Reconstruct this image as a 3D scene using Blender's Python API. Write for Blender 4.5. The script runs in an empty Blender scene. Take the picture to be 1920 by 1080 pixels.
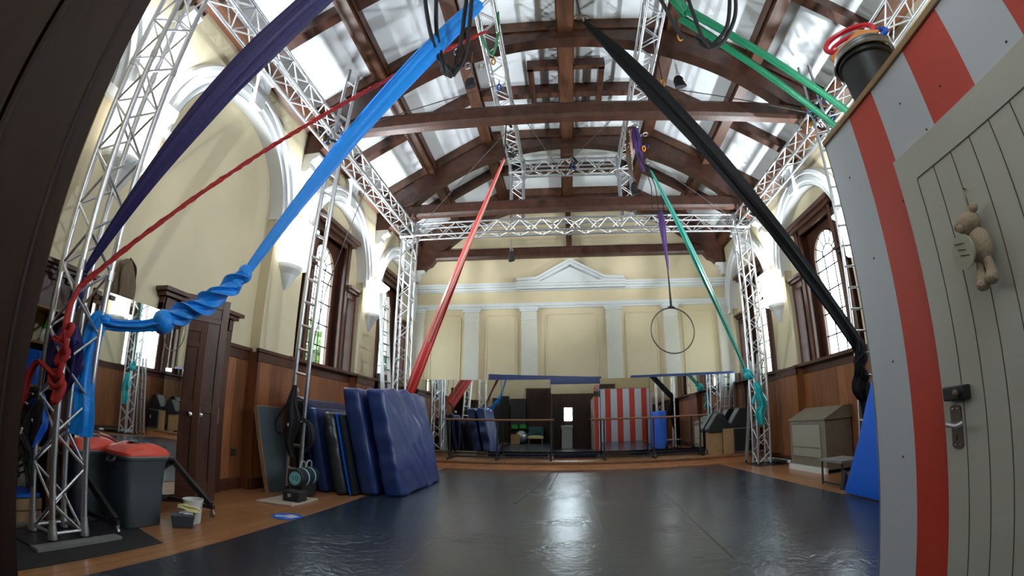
import bpy, math, random
from mathutils import Vector as V, Matrix, noise
random.seed(7)
PI = math.pi
sc = bpy.context.scene
COL = sc.collection

# ------------------------------------------------------------------ materials
def mat(name, col, rough=.6, metal=0., var=0., scale=8., bump=0., bscale=40., stretch=(1, 1, 1),
        spec=.5, col2=None, emit=0., sheen=0., coat=0.):
    m = bpy.data.materials.new(name); m.use_nodes = True
    nt = m.node_tree; b = nt.nodes['Principled BSDF']
    b.inputs['Base Color'].default_value = (*col, 1); b.inputs['Roughness'].default_value = rough
    b.inputs['Metallic'].default_value = metal; b.inputs['Specular IOR Level'].default_value = spec
    b.inputs['Sheen Weight'].default_value = sheen; b.inputs['Coat Weight'].default_value = coat
    if emit:
        b.inputs['Emission Color'].default_value = (*col, 1); b.inputs['Emission Strength'].default_value = emit
    tc = nt.nodes.new('ShaderNodeTexCoord'); mp = nt.nodes.new('ShaderNodeMapping')
    geo = nt.nodes.new('ShaderNodeNewGeometry')
    nt.links.new(geo.outputs['Position'], mp.inputs[0]); mp.inputs['Scale'].default_value = stretch
    if var or col2:
        n = nt.nodes.new('ShaderNodeTexNoise'); n.inputs['Scale'].default_value = scale
        n.inputs['Detail'].default_value = 6; n.inputs['Roughness'].default_value = .6
        nt.links.new(mp.outputs[0], n.inputs[0])
        r = nt.nodes.new('ShaderNodeValToRGB'); r.color_ramp.elements[0].position = .3; r.color_ramp.elements[1].position = .7
        c2 = col2 or tuple(c * (1 + var) for c in col)
        r.color_ramp.elements[0].color = (*(tuple(c * (1 - var) for c in col)), 1); r.color_ramp.elements[1].color = (*c2, 1)
        nt.links.new(n.outputs[0], r.inputs[0]); nt.links.new(r.outputs[0], b.inputs['Base Color'])
    if bump:
        n2 = nt.nodes.new('ShaderNodeTexNoise'); n2.inputs['Scale'].default_value = bscale; n2.inputs['Detail'].default_value = 4
        nt.links.new(mp.outputs[0], n2.inputs[0])
        bp = nt.nodes.new('ShaderNodeBump'); bp.inputs['Strength'].default_value = bump; bp.inputs['Distance'].default_value = .02
        nt.links.new(n2.outputs[0], bp.inputs['Height']); nt.links.new(bp.outputs[0], b.inputs['Normal'])
    return m

def nodes(m): return m.node_tree.nodes, m.node_tree.links, m.node_tree.nodes['Principled BSDF']

M = {}
M['cream'] = mat('cream_plaster', (.70, .61, .41), .75, var=.04, scale=1.5, bump=.05, bscale=25)
M['cream_far'] = mat('pale_yellow_plaster', (.76, .64, .42), .75, var=.03, scale=2, bump=.03)
M['white_plaster'] = mat('white_plaster', (.74, .76, .76), .6, var=.03, scale=4)
M['pale'] = mat('pale_pilaster_paint', (.72, .70, .60), .65, var=.03, scale=4)
M['ceil'] = mat('ceiling_white', (.86, .90, .93), .8, var=.02, scale=2)
M['timber'] = mat('dark_roof_timber', (.062, .022, .012), .42, var=.45, scale=5, bump=.15, bscale=30, stretch=(1, .35, 1))
M['timber_y'] = mat('dark_purlin_timber', (.085, .032, .014), .45, var=.5, scale=6, bump=.12, bscale=30, stretch=(1, .15, 1))
M['window_wood'] = mat('dark_window_wood', (.075, .026, .014), .38, var=.4, scale=5, stretch=(1, 1, .2), bump=.08)
M['near_wood'] = mat('near_dark_wood', (.050, .021, .012), .5, var=.4, scale=8, stretch=(1, 1, .15), bump=.08)
M['lead'] = mat('dark_glazing_bar', (.02, .018, .018), .5)
M['metal'] = mat('aluminium', (.72, .74, .78), .32, metal=1., var=.06, scale=20)
M['alum_dull'] = mat('dull_aluminium', (.60, .61, .62), .45, metal=.9, var=.1, scale=15)
M['steel'] = mat('steel', (.5, .5, .52), .3, metal=1.)
M['chrome'] = mat('chrome', (.8, .8, .8), .15, metal=1.)
M['black'] = mat('black_metal', (.018, .018, .02), .45)
M['black_plastic'] = mat('black_plastic', (.02, .021, .024), .5, bump=.05)
M['black_cloth'] = mat('black_fabric', (.012, .012, .014), .75, bump=.3, bscale=20)
M['blue_pad'] = mat('navy_pvc', (.026, .055, .21), .33, var=.15, scale=2, bump=.6, bscale=5)
M['blue_pad_dark'] = mat('dark_blue_pvc', (.02, .045, .17), .35, var=.15, scale=3, bump=.3, bscale=6)
M['blue_bright'] = mat('bright_blue_pvc', (.005, .14, .80), .45, var=.06, scale=3)
M['black_pvc'] = mat('black_pvc', (.02, .024, .028), .28, bump=.5, bscale=9)
M['grey_board'] = mat('grey_felt_board', (.055, .075, .09), .8, var=.1)
M['raw_wood'] = mat('raw_wood', (.38, .24, .12), .65, var=.2, scale=10, stretch=(1, 1, .2))
M['ply'] = mat('plywood', (.52, .34, .17), .6, var=.12, scale=6)
M['silk_purple'] = mat('purple_silk', (.020, .012, .105), .6, bump=.3, bscale=30)
M['silk_violet'] = mat('violet_cloth', (.07, .03, .15), .6, bump=.3)
M['silk_blue'] = mat('sky_blue_silk', (.0, .28, .92), .45, bump=.35, bscale=18, sheen=.2)
M['silk_red'] = mat('red_silk', (.55, .02, .015), .45, bump=.3, bscale=25, sheen=.2)
M['silk_pink'] = mat('pink_silk', (.85, .42, .36), .5, bump=.2)
M['rope_red'] = mat('red_rope', (.42, .02, .02), .7, bump=.4, bscale=40)
M['silk_green'] = mat('green_silk', (.0, .20, .09), .45, bump=.3, bscale=25, sheen=.2)
M['silk_teal'] = mat('teal_silk', (.0, .22, .17), .45, bump=.3, bscale=25, sheen=.2)
M['silk_cyan'] = mat('turquoise_silk', (.02, .50, .55), .4, bump=.4, bscale=18)
M['silk_black'] = mat('black_silk', (.006, .006, .007), .75, bump=.3, bscale=25, spec=.2)
M['white_paint'] = mat('white_gloss_paint', (.62, .64, .68), .5, var=.03, scale=5)
M['door_paint'] = mat('cream_grey_paint', (.56, .55, .49), .5, var=.03, scale=4, bump=.05)
M['bin'] = mat('dark_slate_plastic', (.045, .06, .075), .45, bump=.05)
M['bin_lid'] = mat('red_bin_lid', (.85, .09, .05), .4)
M['grey_rim'] = mat('grey_plastic', (.35, .36, .38), .5)
M['rubber'] = mat('black_rubber', (.018, .018, .02), .75, bump=.2, bscale=60)
M['grey_strip'] = mat('worn_grey_metal', (.22, .23, .22), .55, var=.2)
M['yellow'] = mat('yellow_cloth', (.75, .68, .35), .8)
M['white_plastic'] = mat('white_plastic', (.75, .76, .78), .4)
M['amber'] = mat('amber_metal', (.75, .32, .03), .35, metal=.4)
M['orange'] = mat('orange_plastic', (.95, .30, .01), .4)
M['red_plastic'] = mat('red_plastic', (.80, .02, .05), .4)
M['blue_plastic'] = mat('blue_plastic', (.01, .12, .75), .4)
M['blue_metal'] = mat('blue_metal', (.02, .12, .45), .3, metal=.6)
M['green_sling'] = mat('green_webbing', (.02, .16, .06), .7)
M['mirror'] = mat('mirror_glass', (.80, .83, .82), .015, metal=1.)
M['plush'] = mat('beige_plush', (.48, .38, .28), .9, bump=.4, bscale=80)
M['plush_disc'] = mat('pale_plaque', (.58, .58, .47), .7, col2=(.5, .52, .4), scale=30)
M['brass'] = mat('aged_brass', (.16, .12, .10), .45, metal=.8)
M['barre_wood'] = mat('barre_wood', (.26, .11, .05), .4)
M['card'] = mat('cardboard', (.45, .28, .14), .8)
M['stone'] = mat('pale_board', (.55, .47, .40), .7, var=.1)
M['sign_green'] = mat('sign_green', (.02, .32, .12), .5)
M['sign_white'] = mat('sign_white', (.75, .8, .76), .5)
M['cyan_label'] = mat('pale_cyan_label', (.25, .70, .74), .5)
M['cabinet'] = mat('grey_cabinet', (.20, .175, .13), .6, var=.1, scale=6)
M['cabinet_front'] = mat('pale_cabinet_front', (.34, .33, .27), .6)
M['sconce'] = mat('lit_sconce', (1., .97, .92), .6, emit=2.2)
M['leaf'] = mat('leaf_green', (.09, .15, .05), .6, var=.4, scale=6)
M['bark'] = mat('bark', (.12, .08, .05), .8)
M['sack'] = mat('brown_sacking', (.16, .11, .07), .9, bump=.4)
M['silver'] = mat('silver_vinyl', (.45, .47, .5), .25, metal=.7)
M['green_plastic'] = mat('green_plastic', (.02, .40, .05), .4)
M['teal_uph'] = mat('teal_upholstery', (.05, .14, .16), .8)
M['wire'] = mat('steel_wire', (.08, .08, .08), .5, metal=.5)

def wood_floor():
    m = mat('varnished_floorboards', (.42, .20, .085), .33, coat=.15); ns, ln, b = nodes(m)
    geo = ns.new('ShaderNodeNewGeometry'); br = ns.new('ShaderNodeTexBrick'); br.inputs['Scale'].default_value = 1
    mp = ns.new('ShaderNodeMapping'); mp.inputs['Rotation'].default_value = (0, 0, PI / 2); ln.new(geo.outputs['Position'], mp.inputs[0]); ln.new(mp.outputs[0], br.inputs[0])
    br.inputs['Brick Width'].default_value = 2.2; br.inputs['Row Height'].default_value = .11; br.inputs['Mortar Size'].default_value = .002
    br.inputs['Color1'].default_value = (.46, .215, .09, 1); br.inputs['Color2'].default_value = (.36, .16, .065, 1); br.inputs['Mortar'].default_value = (.10, .045, .02, 1)
    n = ns.new('ShaderNodeTexNoise'); n.inputs['Scale'].default_value = 3; n.inputs['Detail'].default_value = 8
    m2 = ns.new('ShaderNodeMapping'); m2.inputs['Scale'].default_value = (6, .8, 1); ln.new(geo.outputs['Position'], m2.inputs[0]); ln.new(m2.outputs[0], n.inputs[0])
    mx = ns.new('ShaderNodeMixRGB'); mx.blend_type = 'MULTIPLY'; mx.inputs[0].default_value = .5
    ln.new(br.outputs[0], mx.inputs[1]); ln.new(n.outputs[0], mx.inputs[2])
    g = ns.new('ShaderNodeMixRGB'); g.blend_type = 'MULTIPLY'; g.inputs[0].default_value = 1; g.inputs[2].default_value = (1.3, 1.3, 1.3, 1)
    ln.new(mx.outputs[0], g.inputs[1]); ln.new(g.outputs[0], b.inputs['Base Color'])
    return m
M['floor'] = wood_floor()

def mat_vinyl():
    m = mat('black_dance_vinyl', (.016, .017, .02), .25); ns, ln, b = nodes(m)
    geo = ns.new('ShaderNodeNewGeometry')
    n = ns.new('ShaderNodeTexNoise'); n.inputs['Scale'].default_value = 1.3; n.inputs['Detail'].default_value = 6; ln.new(geo.outputs['Position'], n.inputs[0])
    r = ns.new('ShaderNodeMapRange'); r.inputs['To Min'].default_value = .20; r.inputs['To Max'].default_value = .30
    ln.new(n.outputs[0], r.inputs[0]); ln.new(r.outputs[0], b.inputs['Roughness'])
    c = ns.new('ShaderNodeValToRGB'); c.color_ramp.elements[0].color = (.018, .028, .046, 1); c.color_ramp.elements[1].color = (.028, .042, .066, 1)
    ln.new(n.outputs[0], c.inputs[0]); ln.new(c.outputs[0], b.inputs['Base Color'])
    n2 = ns.new('ShaderNodeTexNoise'); n2.inputs['Scale'].default_value = 9; n2.inputs['Detail'].default_value = 4; n2.inputs['Distortion'].default_value = 1.2; ln.new(geo.outputs['Position'], n2.inputs[0])
    nm = ns.new('ShaderNodeTexNoise'); nm.inputs['Scale'].default_value = .9; ln.new(geo.outputs['Position'], nm.inputs[0])
    mr = ns.new('ShaderNodeMapRange'); mr.inputs['From Min'].default_value = .48; mr.inputs['From Max'].default_value = .68; mr.inputs['To Min'].default_value = .10; mr.inputs['To Max'].default_value = .7; ln.new(nm.outputs[0], mr.inputs[0])
    bp = ns.new('ShaderNodeBump'); ln.new(mr.outputs[0], bp.inputs['Strength']); bp.inputs['Distance'].default_value = .02
    ln.new(n2.outputs[0], bp.inputs['Height']); ln.new(bp.outputs[0], b.inputs['Normal'])
    return m
M['vinyl'] = mat_vinyl()

def dado_mat():
    m = mat('dado_boards', (.2, .07, .03), .38); ns, ln, b = nodes(m)
    geo = ns.new('ShaderNodeNewGeometry'); sx = ns.new('ShaderNodeSeparateXYZ'); ln.new(geo.outputs['Position'], sx.inputs[0])
    mu = ns.new('ShaderNodeMath'); mu.operation = 'MULTIPLY'; mu.inputs[1].default_value = 1 / .30; ln.new(sx.outputs[1], mu.inputs[0])
    fl = ns.new('ShaderNodeMath'); fl.operation = 'FLOOR'; ln.new(mu.outputs[0], fl.inputs[0])
    wn = ns.new('ShaderNodeTexWhiteNoise'); wn.noise_dimensions = '1D'; ln.new(fl.outputs[0], wn.inputs['W'])
    r = ns.new('ShaderNodeValToRGB'); r.color_ramp.elements[0].color = (.19, .065, .024, 1); r.color_ramp.elements[1].color = (.33, .125, .045, 1); ln.new(wn.outputs[0], r.inputs[0])
    fr = ns.new('ShaderNodeMath'); fr.operation = 'FRACT'; ln.new(mu.outputs[0], fr.inputs[0])
    gt = ns.new('ShaderNodeMath'); gt.operation = 'GREATER_THAN'; gt.inputs[1].default_value = .03; ln.new(fr.outputs[0], gt.inputs[0])
    mx = ns.new('ShaderNodeMixRGB'); mx.inputs[1].default_value = (.04, .015, .01, 1); ln.new(gt.outputs[0], mx.inputs[0]); ln.new(r.outputs[0], mx.inputs[2])
    n = ns.new('ShaderNodeTexNoise'); n.inputs['Scale'].default_value = 7; n.inputs['Detail'].default_value = 8
    mp = ns.new('ShaderNodeMapping'); mp.inputs['Scale'].default_value = (1, 1.6, .25); ln.new(geo.outputs['Position'], mp.inputs[0]); ln.new(mp.outputs[0], n.inputs[0])
    m2 = ns.new('ShaderNodeMixRGB'); m2.blend_type = 'MULTIPLY'; m2.inputs[0].default_value = .75; ln.new(mx.outputs[0], m2.inputs[1]); ln.new(n.outputs[0], m2.inputs[2])
    g = ns.new('ShaderNodeMixRGB'); g.blend_type = 'MULTIPLY'; g.inputs[0].default_value = 1; g.inputs[2].default_value = (1.5, 1.5, 1.5, 1)
    ln.new(m2.outputs[0], g.inputs[1]); ln.new(g.outputs[0], b.inputs['Base Color'])
    return m
M['dado'] = dado_mat()

def stripe_mat(name, axis, lo, hi, edges):
    """red and white painted bands; edges = sorted list of (position, is_red)"""
    m = mat(name, (.6, .6, .6), .5); ns, ln, b = nodes(m)
    geo = ns.new('ShaderNodeNewGeometry'); sx = ns.new('ShaderNodeSeparateXYZ'); ln.new(geo.outputs['Position'], sx.inputs[0])
    mr = ns.new('ShaderNodeMapRange'); mr.inputs['From Min'].default_value = lo; mr.inputs['From Max'].default_value = hi
    ln.new(sx.outputs[axis], mr.inputs[0])
    r = ns.new('ShaderNodeValToRGB'); cr = r.color_ramp; cr.interpolation = 'CONSTANT'
    W = (.60, .63, .70, 1); R = (.62, .055, .028, 1)
    cr.elements[0].color = W; cr.elements[0].position = 0
    cr.elements.remove(cr.elements[1])
    for p, red in edges:
        e = cr.elements.new((p - lo) / (hi - lo)); e.color = R if red else W
    ln.new(mr.outputs[0], r.inputs[0]); ln.new(r.outputs[0], b.inputs['Base Color'])
    return m
M['stripe_side'] = stripe_mat('striped_side_paint', 1, -1, 2, [(-.05, True), (.19, False), (.43, True), (.675, False), (.921, True), (1.155, False), (1.412, True), (1.604, False)])
M['stripe_end'] = stripe_mat('striped_end_paint', 0, 1, 4.2, [(1.36, True), (1.56, False), (1.86, True), (2.11, False), (2.40, True), (2.66, False), (2.95, True), (3.2, False), (3.5, True), (3.75, False)])

# ------------------------------------------------------------------ mesh builder
class MB:
    def __init__(s): s.v = []; s.f = []; s.m = []
    def add(s, vs, fs, mi=0):
        o = len(s.v); s.v += [tuple(v) for v in vs]; s.f += [tuple(i + o for i in f) for f in fs]; s.m += [mi] * len(fs); return s
    def box(s, x0, x1, y0, y1, z0, z1, mi=0):
        vs = [(x, y, z) for z in (z0, z1) for y in (y0, y1) for x in (x0, x1)]
        return s.add(vs, [(0, 2, 3, 1), (4, 5, 7, 6), (0, 1, 5, 4), (2, 6, 7, 3), (0, 4, 6, 2), (1, 3, 7, 5)], mi)
    def obox(s, c, ax, ay, az, mi=0):
        """oriented box: centre and three half-axis vectors"""
        c, ax, ay, az = V(c), V(ax), V(ay), V(az)
        vs = [c + i * ax + j * ay + k * az for k in (-1, 1) for j in (-1, 1) for i in (-1, 1)]
        return s.add(vs, [(0, 2, 3, 1), (4, 5, 7, 6), (0, 1, 5, 4), (2, 6, 7, 3), (0, 4, 6, 2), (1, 3, 7, 5)], mi)
    def bar(s, a, b, w, h, up=(0, 0, 1), mi=0):
        a, b = V(a), V(b); d = (b - a); u = V(up); sd = d.cross(u)
        if sd.length < 1e-6: sd = d.cross(V((1, 0, 0)))
        sd.normalize(); u = sd.cross(d).normalized()
        return s.obox((a + b) / 2, d / 2, sd * w / 2, u * h / 2, mi)
    def tube(s, pts, r, n=8, mi=0, closed=False):
        pts = [V(p) for p in pts]; k = len(pts); rs = r if isinstance(r, (list, tuple)) else [r] * k
        vs = []; fs = []; prev = None
        for i, p in enumerate(pts):
            if closed: t = pts[(i + 1) % k] - pts[i - 1]
            else: t = pts[min(i + 1, k - 1)] - pts[max(i - 1, 0)]
            t.normalize()
            if prev is None: a = t.cross(V((0, 0, 1)) if abs(t.z) < .9 else V((1, 0, 0)))
            else: a = prev - t * prev.dot(t)
            if a.length < 1e-6: a = t.orthogonal()
            a.normalize(); prev = a; b = t.cross(a)
            vs += [p + (a * math.cos(2 * PI * j / n) + b * math.sin(2 * PI * j / n)) * rs[i] for j in range(n)]
        for i in range(k if closed else k - 1):
            for j in range(n):
                j2 = (j + 1) % n; i2 = (i + 1) % k
                fs.append((i * n + j, i * n + j2, i2 * n + j2, i2 * n + j))
        if not closed: fs += [tuple(range(n - 1, -1, -1)), tuple((k - 1) * n + j for j in range(n))]
        return s.add(vs, fs, mi)
    def lathe(s, prof, c, n=24, mi=0, axis='z', cap=True):
        vs = []; fs = []; c = V(c)
        for (r, h) in prof:
            for j in range(n):
                a = 2 * PI * j / n; x, y = r * math.cos(a), r * math.sin(a)
                vs.append(c + (V((x, y, h)) if axis == 'z' else V((h, x, y)) if axis == 'x' else V((x, h, y))))
        k = len(prof)
        for i in range(k - 1):
            for j in range(n): fs.append((i * n + j, i * n + (j + 1) % n, (i + 1) * n + (j + 1) % n, (i + 1) * n + j))
        if cap: fs += [tuple(range(n - 1, -1, -1)), tuple((k - 1) * n + j for j in range(n))]
        return s.add(vs, fs, mi)
    def ball(s, c, r, n=12, mi=0):
        rx, ry, rz = r if isinstance(r, (tuple, list)) else (r, r, r); vs = []; fs = []; k = n // 2
        for i in range(k + 1):
            t = PI * i / k
            for j in range(n):
                a = 2 * PI * j / n; vs.append((c[0] + rx * math.sin(t) * math.cos(a), c[1] + ry * math.sin(t) * math.sin(a), c[2] + rz * math.cos(t)))
        for i in range(k):
            for j in range(n): fs.append((i * n + j, (i + 1) * n + j, (i + 1) * n + (j + 1) % n, i * n + (j + 1) % n))
        return s.add(vs, fs, mi)
    def prism(s, poly, o, u, w, d, mi=0):
        """polygon in the plane (u,w) from origin o, extruded by vector d"""
        o, u, w, d = V(o), V(u), V(w), V(d); k = len(poly)
        vs = [o + u * a + w * b for a, b in poly]; vs += [v + d for v in vs]
        fs = [tuple(range(k - 1, -1, -1)), tuple(range(k, 2 * k))] + [(i, (i + 1) % k, (i + 1) % k + k, i + k) for i in range(k)]
        return s.add(vs, fs, mi)
    def strip(s, A, B, mi=0):
        k = len(A); return s.add(list(A) + list(B), [(i, i + 1, k + i + 1, k + i) for i in range(k - 1)], mi)
    def build(s, name, m, parent=None, smooth=False, bevel=0.):
        me = bpy.data.meshes.new(name); base = V(parent.get('_base', (0, 0, 0))) if parent else V((0, 0, 0))
        if parent is None:
            base = V((0, 0, 0))
        me.from_pydata([tuple(V(v) - base) for v in s.v], [], s.f)
        for mm in (m if isinstance(m, list) else [m]): me.materials.append(mm)
        if isinstance(m, list): me.polygons.foreach_set('material_index', s.m)
        import bmesh
        bm = bmesh.new(); bm.from_mesh(me); bmesh.ops.recalc_face_normals(bm, faces=bm.faces); bm.to_mesh(me); bm.free()
        if smooth:
            me.polygons.foreach_set('use_smooth', [True] * len(me.polygons))
            try: me.set_sharp_from_angle(angle=.7)
            except Exception: pass
        o = bpy.data.objects.new(name, me); COL.objects.link(o)
        if parent:
            o.parent = parent; o['_base'] = tuple(base)
        else: o['_base'] = (0, 0, 0)
        if bevel:
            bv = o.modifiers.new('bevel', 'BEVEL'); bv.width = bevel; bv.segments = 2; bv.limit_method = 'ANGLE'
        return o

def tag(o, label, cat=None, group=None, kind=None):
    o['label'] = label
    if cat: o['category'] = cat
    if group: o['group'] = group
    if kind: o['kind'] = kind
    return o
def thing(name, label, cat, loc=(0, 0, 0), group=None, kind=None):
    o = bpy.data.objects.new(name, None); COL.objects.link(o); o.location = loc; o['_base'] = tuple(loc); o.empty_display_size = .1
    return tag(o, label, cat, group, kind)
def solo(name, mb, m, label, cat, group=None, kind=None, smooth=False, bevel=0.):
    o = mb.build(name, m, None, smooth, bevel)
    return tag(o, label, cat, group, kind)
def copy_thing(root, loc, label, rz=0.):
    c = root.copy(); COL.objects.link(c); c.location = loc; c.rotation_euler = (0, 0, rz); c['label'] = label
    for ch in list(root.children):
        d = ch.copy(); COL.objects.link(d); d.parent = c
        for g in list(ch.children):
            e = g.copy(); COL.objects.link(e); e.parent = d
    return c

def catmull(pts, n=8):
    P = [V(p) for p in pts]; out = []
    for i in range(len(P) - 1):
        p0 = P[max(i - 1, 0)]; p1 = P[i]; p2 = P[i + 1]; p3 = P[min(i + 2, len(P) - 1)]
        for k in range(n):
            t = k / n
            out.append(.5 * ((2 * p1) + (p2 - p0) * t + (2 * p0 - 5 * p1 + 4 * p2 - p3) * t * t + (3 * p1 - p0 - 3 * p2 + p3) * t ** 3))
    out.append(P[-1]); return out
def interp(vals, t):
    x = t * (len(vals) - 1); i = min(int(x), len(vals) - 2); return vals[i] + (vals[i + 1] - vals[i]) * (x - i)
def silk(mb, pts, widths, thick=.5, folds=7, twist=0., n=36, sub=10, amp=.22, seed=0, normal=None, mi=0):
    """gathered cloth: closed, pleated cross-section swept along a path"""
    P = catmull(pts, sub); k = len(P); vs = []; fs = []; prev = None
    for i, p in enumerate(P):
        t = (P[min(i + 1, k - 1)] - P[max(i - 1, 0)]).normalized(); f = i / (k - 1)
        if prev is None: a = t.cross(V(normal) if normal else (V((0, 0, 1)) if abs(t.z) < .9 else V((0, 1, 0))))
        else: a = prev - t * prev.dot(t)
        a.normalize(); prev = a; b = t.cross(a)
        w = interp(widths, f) / 2; tw = twist * f * 2 * PI
        for j in range(n):
            th = 2 * PI * j / n
            rr = 1 + amp * math.sin(folds * th + seed + .8 * math.sin(f * 9 + seed)) + .4 * amp * math.sin((folds * 2 + 1) * th + f * 5) 
            x = w * math.cos(th) * rr; y = w * thick * math.sin(th) * rr
            X = x * math.cos(tw) - y * math.sin(tw); Y = x * math.sin(tw) + y * math.cos(tw)
            vs.append(p + a * X + b * Y)
    for i in range(k - 1):
        for j in range(n): fs.append((i * n + j, i * n + (j + 1) % n, (i + 1) * n + (j + 1) % n, (i + 1) * n + j))
    fs += [tuple(range(n - 1, -1, -1)), tuple((k - 1) * n + j for j in range(n))]
    return mb.add(vs, fs, mi)

# ------------------------------------------------------------------ room
XL, XR, YB, YR, CX = -4.25, 4.75, 12.7, -.75, .25
SPR, RI, RO, DEP = 3.98, 1.24, 1.56, .18
BAYS = [1.05, 4.45, 7.85, 11.2]
ST = 'structure'
solo('floor', MB().box(XL - .6, XR + .6, YR - .3, YB + .3, -.1, 0), M['floor'], 'orange-brown varnished floorboards of the hall', 'floor', kind=ST)

WIN = {('l', 2): 1, ('l', 3): 1, ('r', 1): 1, ('r', 2): 1, ('r', 3): 1}
def W(side, d, y, z):  # d = distance outward from the wall face
    return (XL - d, y, z) if side == 'l' else (XR + d, y, z)
def wbox(mb, side, d0, d1, y0, y1, z0, z1, mi=0):
    a, b = W(side, d0, 0, 0)[0], W(side, d1, 0, 0)[0]
    return mb.box(min(a, b), max(a, b), y0, y1, z0, z1, mi)
HC, HS, WZ0, WZS, WZC = .74, 1.24, 2.0, 3.66, 4.62   # half width centre / sides, sill, side head, centre head
TOPZ = 6.35
def wall_side(side):
    mb = MB(); N = 28
    prev_end = YR
    for bi, yc in enumerate(BAYS):
        y0, y1 = yc - RI, yc + RI
        # pier before the bay
        wbox(mb, side, 0, .9, prev_end, y0, 0, TOPZ)
        prev_end = y1
        # spandrel above the arch
        arc = [(yc - RI * math.cos(PI * i / N), SPR + RI * math.sin(PI * i / N)) for i in range(N + 1)]
        mb.strip([W(side, 0, y, z) for y, z in arc], [W(side, 0, y, TOPZ) for y, z in arc])
        mb.strip([W(side, 0, y, z) for y, z in arc], [W(side, DEP, y, z) for y, z in arc])
        # recessed panel, with the window opening where there is one
        if (side, bi) in WIN:
            wc = yc
            rects = [(y0, wc - HS, 0, TOPZ), (wc + HS, y1, 0, TOPZ), (wc - HS, wc - HC, WZS, TOPZ), (wc + HC, wc + HS, WZS, TOPZ),
                     (wc - HC, wc + HC, WZC, TOPZ), (wc - HS, wc + HS, 0, WZ0)]
        else: rects = [(y0, y1, 0, TOPZ)]
        for (a, b, c, d) in rects: wbox(mb, side, DEP, DEP + .45, a, b, c, d)
    wbox(mb, side, 0, .9, prev_end, YB + .3, 0, TOPZ)
    nm = 'wall_left' if side == 'l' else 'wall_right'
    tag(mb.build(nm, M['cream']), 'cream plastered hall wall with tall blind arches, ' + ('left side' if side == 'l' else 'right side'), 'wall', kind=ST)
wall_side('l'); wall_side('r')

def archivolts(side):
    for bi, yc in enumerate(BAYS):
        mb = MB(); N = 36
        # stepped archivolt profile (radius, projection)
        prof = [(RI, -.0), (RI, -.05), (RI + .07, -.05), (RI + .08, -.085), (RI + .14, -.085), (RI + .15, -.06), (RI + .21, -.06), (RI + .22, -.10), (RI + .28, -.10), (RI + .30, -.05), (RO, -.03), (RO, 0)]
        def ring(i): 
            a = PI * i / N
            return [W(side, d, yc - r * math.cos(a), SPR + r * math.sin(a)) for r, d in prof]
        k = len(prof); vs = []; fs = []
        for i in range(N + 1): vs += ring(i)
        for i in range(N):
            for j in range(k - 1): fs.append((i * k + j, i * k + j + 1, (i + 1) * k + j + 1, (i + 1) * k + j))
        mb.add(vs, fs)
        # plaster soffit of the arch, a little proud of the reveal
        arc = [(yc - (RI - .012) * math.cos(PI * i / N), SPR + (RI - .012) * math.sin(PI * i / N)) for i in range(N + 1)]
        mb.strip([W(side, -.05, y, z) for y, z in arc], [W(side, DEP, y, z) for y, z in arc])
        # keystone
        zt = SPR + RO
        mb.prism([(-.10, -.36), (.10, -.36), (.16, .14), (-.16, .14)], W(side, -.005, yc, zt), (0, 1, 0), (0, 0, 1), V(W(side, -.15, 0, 0)) - V(W(side, -.005, 0, 0)))
        mb.prism([(-.19, .14), (.19, .14), (.21, .20), (-.21, .20)], W(side, -.005, yc, zt), (0, 1, 0), (0, 0, 1), V(W(side, -.2, 0, 0)) - V(W(side, -.005, 0, 0)))
        for sg in (-1, 1):  # impost blocks
            ye = yc + sg * (RI + .12)
            wbox(mb, side, -.07, -.001, min(ye - .16, ye + .16), max(ye - .16, ye + .16), SPR - .12, SPR)
        where = ['nearest the camera end', 'above the panelled double door' if side == 'l' else 'partly behind the striped booth', 'framing the middle window bay', 'beside the far corner'][bi]
        solo('arch_moulding', mb, M['white_plaster'], 'white stepped arch moulding with keystone on the %s wall, %s' % ('left' if side == 'l' else 'right', where), 'arch moulding', kind=ST, smooth=True)
archivolts('l'); archivolts('r')

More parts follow.
